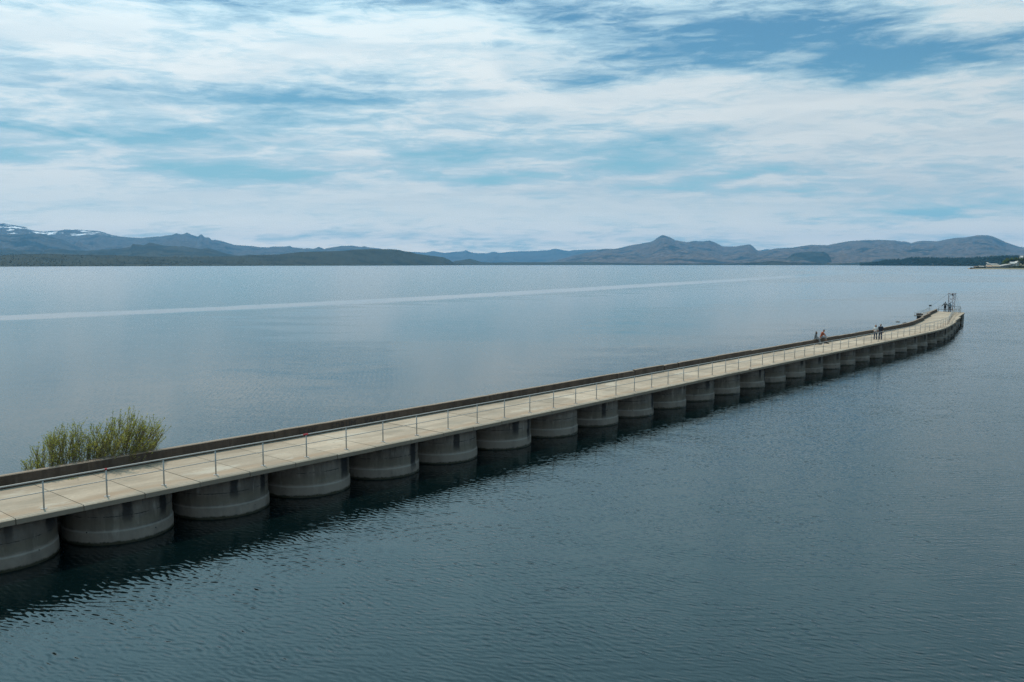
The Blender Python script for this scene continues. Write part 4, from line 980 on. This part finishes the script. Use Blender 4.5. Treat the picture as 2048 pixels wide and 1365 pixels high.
house(zx(1842), zx(1905), zy(370), zy(318), 2070, 11, cw, rw, 'tall narrow white house right of the other white house', 6, 'gable', 2, True)
house(zx(1962), zx(2090), zy(212), zy(166), 2190, 12, cw, rw, 'white roofed house high among the trees at the right edge', 18, 'side', 4)
# small houses along the wooded right shore
for i, (x, y, wd, hh_, wc, rcol, lb, pxy) in enumerate([
    (1466, 398, 52, 16, cw, rw, 'white house alone at the waterline of the wooded right shore', 0), (1575, 390, 28, 14, cc, rt_, 'small cream house just right of the white shore house', 0), (955, 408, 26, 12, cw, rw, 'tiny white house on the wooded shore far along', 0), (810, 408, 66, 16, cg, rt_, 'grey house with tan roof on the far wooded shore', 0), (655, 412, 18, 9, cw, rg, 'tiny pale house near the left end of the wooded shore', 0), (505, 412, 20, 10, cw, rr_, 'tiny white house with a red roof left on the wooded shore', 0), (870, 322, 30, 12, cc, rr_, 'cream house high on the wooded slope', 1), (1110, 325, 24, 9, cg, rg, 'small grey house high on the wooded slope', 1)]):
    px = 1720 + x / 10.24; Yd = interp(J_base, px) + (60 if not pxy else 500); sc_ = Yd / F
    zb = at_depth(px, 490 + (y + hh_) / 10.24, Yd).z if pxy else 1.2
    house(px, px + wd / 10.24, 490 + (y + hh_ * .35) / 10.24, 490 + (y - hh_ * .25) / 10.24, Yd, 9, wc, rcol, lb, zb, 'side', 2)

# trees of the peninsula
M_green = leafmat('spring_leaves', [(.06, .085, .02), (.11, .135, .03), (.16, .175, .05)], .25, True)
M_olive = leafmat('olive_leaves', [(.05, .06, .03), (.085, .09, .045), (.13, .125, .07)], .25)
M_dkc = leafmat('dark_needles', [(.012, .022, .014), (.022, .036, .02), (.05, .055, .028)], .3)
M_rus = leafmat('russet_leaves', [(.06, .04, .025), (.10, .065, .035), (.14, .10, .05)], .3)
M_bark = plain('bark', (.10, .075, .055), .9)
def tree(px, py_base, py_top, Yd, wpx, mat, label, kind='broad', name='tree', cat='tree', group=None, seed=0):
    rq = random.Random(seed * 17 + 5); base = at_depth(px, py_base, Yd); top = at_depth(px, py_top, Yd); h_ = top.z - base.z; rad = wpx / F * Yd / 2
    o = empty(name, base); tag(o, label, cat, group)
    bm = bmesh.new(); tube(bm, [(0, 0, -.3), (.1, .05, h_ * .4), (.05, 0, h_ * .85)], max(.12, h_ * .022), 6, .05)
    if kind == 'broad':
        for q_ in range(5):
            a = q_ * 1.3; tube(bm, [(.05, 0, h_ * (.25 + .08 * q_)), (math.cos(a) * rad * .6, math.sin(a) * rad * .6, h_ * (.45 + .09 * q_))], h_ * .01, 5, .03)
    obj('trunk', bm, M_bark, o)
    V = []; Fc = []
    if kind == 'conifer':
        n = 520
        for i in range(n):
            u = rq.random() ** .8; zq = h_ * (.08 + .92 * u); rr = rad * (1 - u) ** .85 * (.55 + .45 * math.sin(u * 34) ** 2) * math.sqrt(rq.random()); a = rq.random() * 6.283
            c_ = Vector((math.cos(a) * rr, math.sin(a) * rr, zq)); d = Vector((math.cos(a), math.sin(a), rq.uniform(-.5, .1))).normalized(); s = d.cross(Vector((0, 0, 1))).normalized(); l_ = h_ * .055 * rq.uniform(.6, 1.3)
            k0 = len(V); V.extend([tuple(c_ - s * l_ * .45), tuple(c_ + s * l_ * .45), tuple(c_ + d * l_ - Vector((0, 0, l_ * .2)))]); Fc.append((k0, k0 + 1, k0 + 2))
    else:
        cl = [(Vector((rq.gauss(0, .42) * rad, rq.gauss(0, .42) * rad, h_ * (rq.uniform(.22, .86) if kind == 'broad' else rq.uniform(.15, .75)))), rad * rq.uniform(.28, .55)) for _ in range(11)]
        for i in range(760):
            c0, r0 = rq.choice(cl); d = Vector((rq.gauss(0, 1), rq.gauss(0, 1), rq.gauss(0, 1))).normalized(); c_ = c0 + Vector((d.x * r0, d.y * r0, d.z * r0 * .75)) * rq.uniform(.55, 1.05)
            c_.z = max(.1, min(h_, c_.z)); s = d.cross(Vector((rq.uniform(-1, 1), rq.uniform(-1, 1), rq.uniform(-1, 1)))).normalized(); u_ = s.cross(d); l_ = max(.3, rad * .13) * rq.uniform(.6, 1.4)
            k0 = len(V); V.extend([tuple(c_ - s * l_), tuple(c_ + u_ * l_ * .7), tuple(c_ + s * l_), tuple(c_ - u_ * l_ * .7)]); Fc.append((k0, k0 + 1, k0 + 2, k0 + 3))
    obj('crown', (V, Fc), mat, o); return o
tp = [  # x, base y, top y, width in the enlarged view, depth, material, kind, label
    (1530, 402, 282, 150, 2100, M_green, 'broad', 'bright green tree at the left end of the hillside trees'), (1625, 396, 238, 170, 2110, M_green, 'broad', 'rounded bright green tree behind the big grey shed'), (1735, 330, 215, 170, 2150, M_green, 'broad', 'green tree above the white house'), (1830, 315, 205, 150, 2155, M_green, 'broad', 'green tree directly above the tall narrow white house'), (1960, 330, 205, 170, 2150, M_green, 'broad', 'green tree below the white roofed house near the edge'), (1470, 410, 330, 70, 2090, M_green, 'broad', 'small light green tree left of the hillside trees'),
    (1610, 290, 188, 62, 2180, M_dkc, 'conifer', 'pointed conifer rising over the bright green trees'), (1893, 330, 190, 80, 2120, M_dkc, 'conifer', 'pointed dark conifer beside the tall narrow white house'), (1422, 410, 265, 62, 2120, M_dkc, 'conifer', 'dark narrow conifer left of the green trees'), (2035, 400, 150, 90, 2100, M_dkc, 'conifer', 'tall dark conifer at the right edge of the photo'), (1985, 430, 300, 150, 2072, M_dkc, 'broad', 'dark leafy tree right of the white houses'),
    (1690, 525, 445, 120, 1945, M_olive, 'bush', 'grey green bush right of the big grey shed'), (1790, 525, 425, 130, 1945, M_olive, 'bush', 'tall grey green bush near the right end of the beach'), (1900, 528, 420, 150, 1945, M_olive, 'bush', 'wide grey green bush at the right end of the beach'), (2010, 530, 415, 140, 1945, M_olive, 'bush', 'grey green bush cut by the right edge'),
    (620, 535, 492, 130, 1915, M_rus, 'bush', 'low russet bush at the tip of the spit'), (775, 518, 452, 110, 1925, M_dkc, 'bush', 'dark green bush in front of the small huts'), (870, 520, 482, 110, 1920, M_olive, 'bush', 'low olive bush between the huts and the beach'), (960, 515, 478, 100, 1922, M_dkc, 'bush', 'dark low bush left of the tan roofed house'),
]
rt_ = random.Random(5)
for i in range(16):                                                # the rest of the hillside grove
    Yd = rt_.uniform(2090, 2185); z0 = interp([(2076, 5.0), (2100, 9.0), (2150, 16.0), (2195, 18)], Yd); x = rt_.uniform(1560, 2330)
    yb = (529 - (z0 - CAMZ) / Yd * F - 500) * 13.84; hh_ = rt_.uniform(7, 12) / Yd * F * 13.84
    tree(zx(x), zy(yb), zy(yb - hh_), Yd, rt_.uniform(90, 150) / 13.84, [M_green, M_green, M_olive, M_dkc][i % 4], 'leafy tree in the grove on the slope behind the white houses', 'broad', 'tree', 'tree', 'trees of the hillside grove', 50 + i)
for i, (x, yb, yt, wd, Yd, mt, kd, lb) in enumerate(tp):
    tree(zx(x), zy(yb), zy(yt), Yd, wd / 13.84, mt, lb, kd, {'broad': 'tree', 'conifer': 'conifer_tree', 'bush': 'bush'}[kd], {'broad': 'tree', 'conifer': 'tree', 'bush': 'bush'}[kd], None, i)

# ------------------------------------------------------------------ haze
hz, t, b = material('lake_haze'); hz.node_tree.nodes.remove(b)
pv = t.node('ShaderNodeVolumePrincipled'); pv.inputs['Color'].default_value = (.20, .575, .98, 1); pv.inputs['Density'].default_value = 2.9e-5; pv.inputs['Anisotropy'].default_value = 0.0
t.l.new(pv.outputs[0], [n for n in t.n if n.type == 'OUTPUT_MATERIAL'][0].inputs['Volume'])
bm = bmesh.new(); box(bm, (0, 16500, 609), (64000, 41500, 1220)); ho = obj('haze', bm, hz); tag(ho, 'thin blue air over the whole lake', kind='stuff')
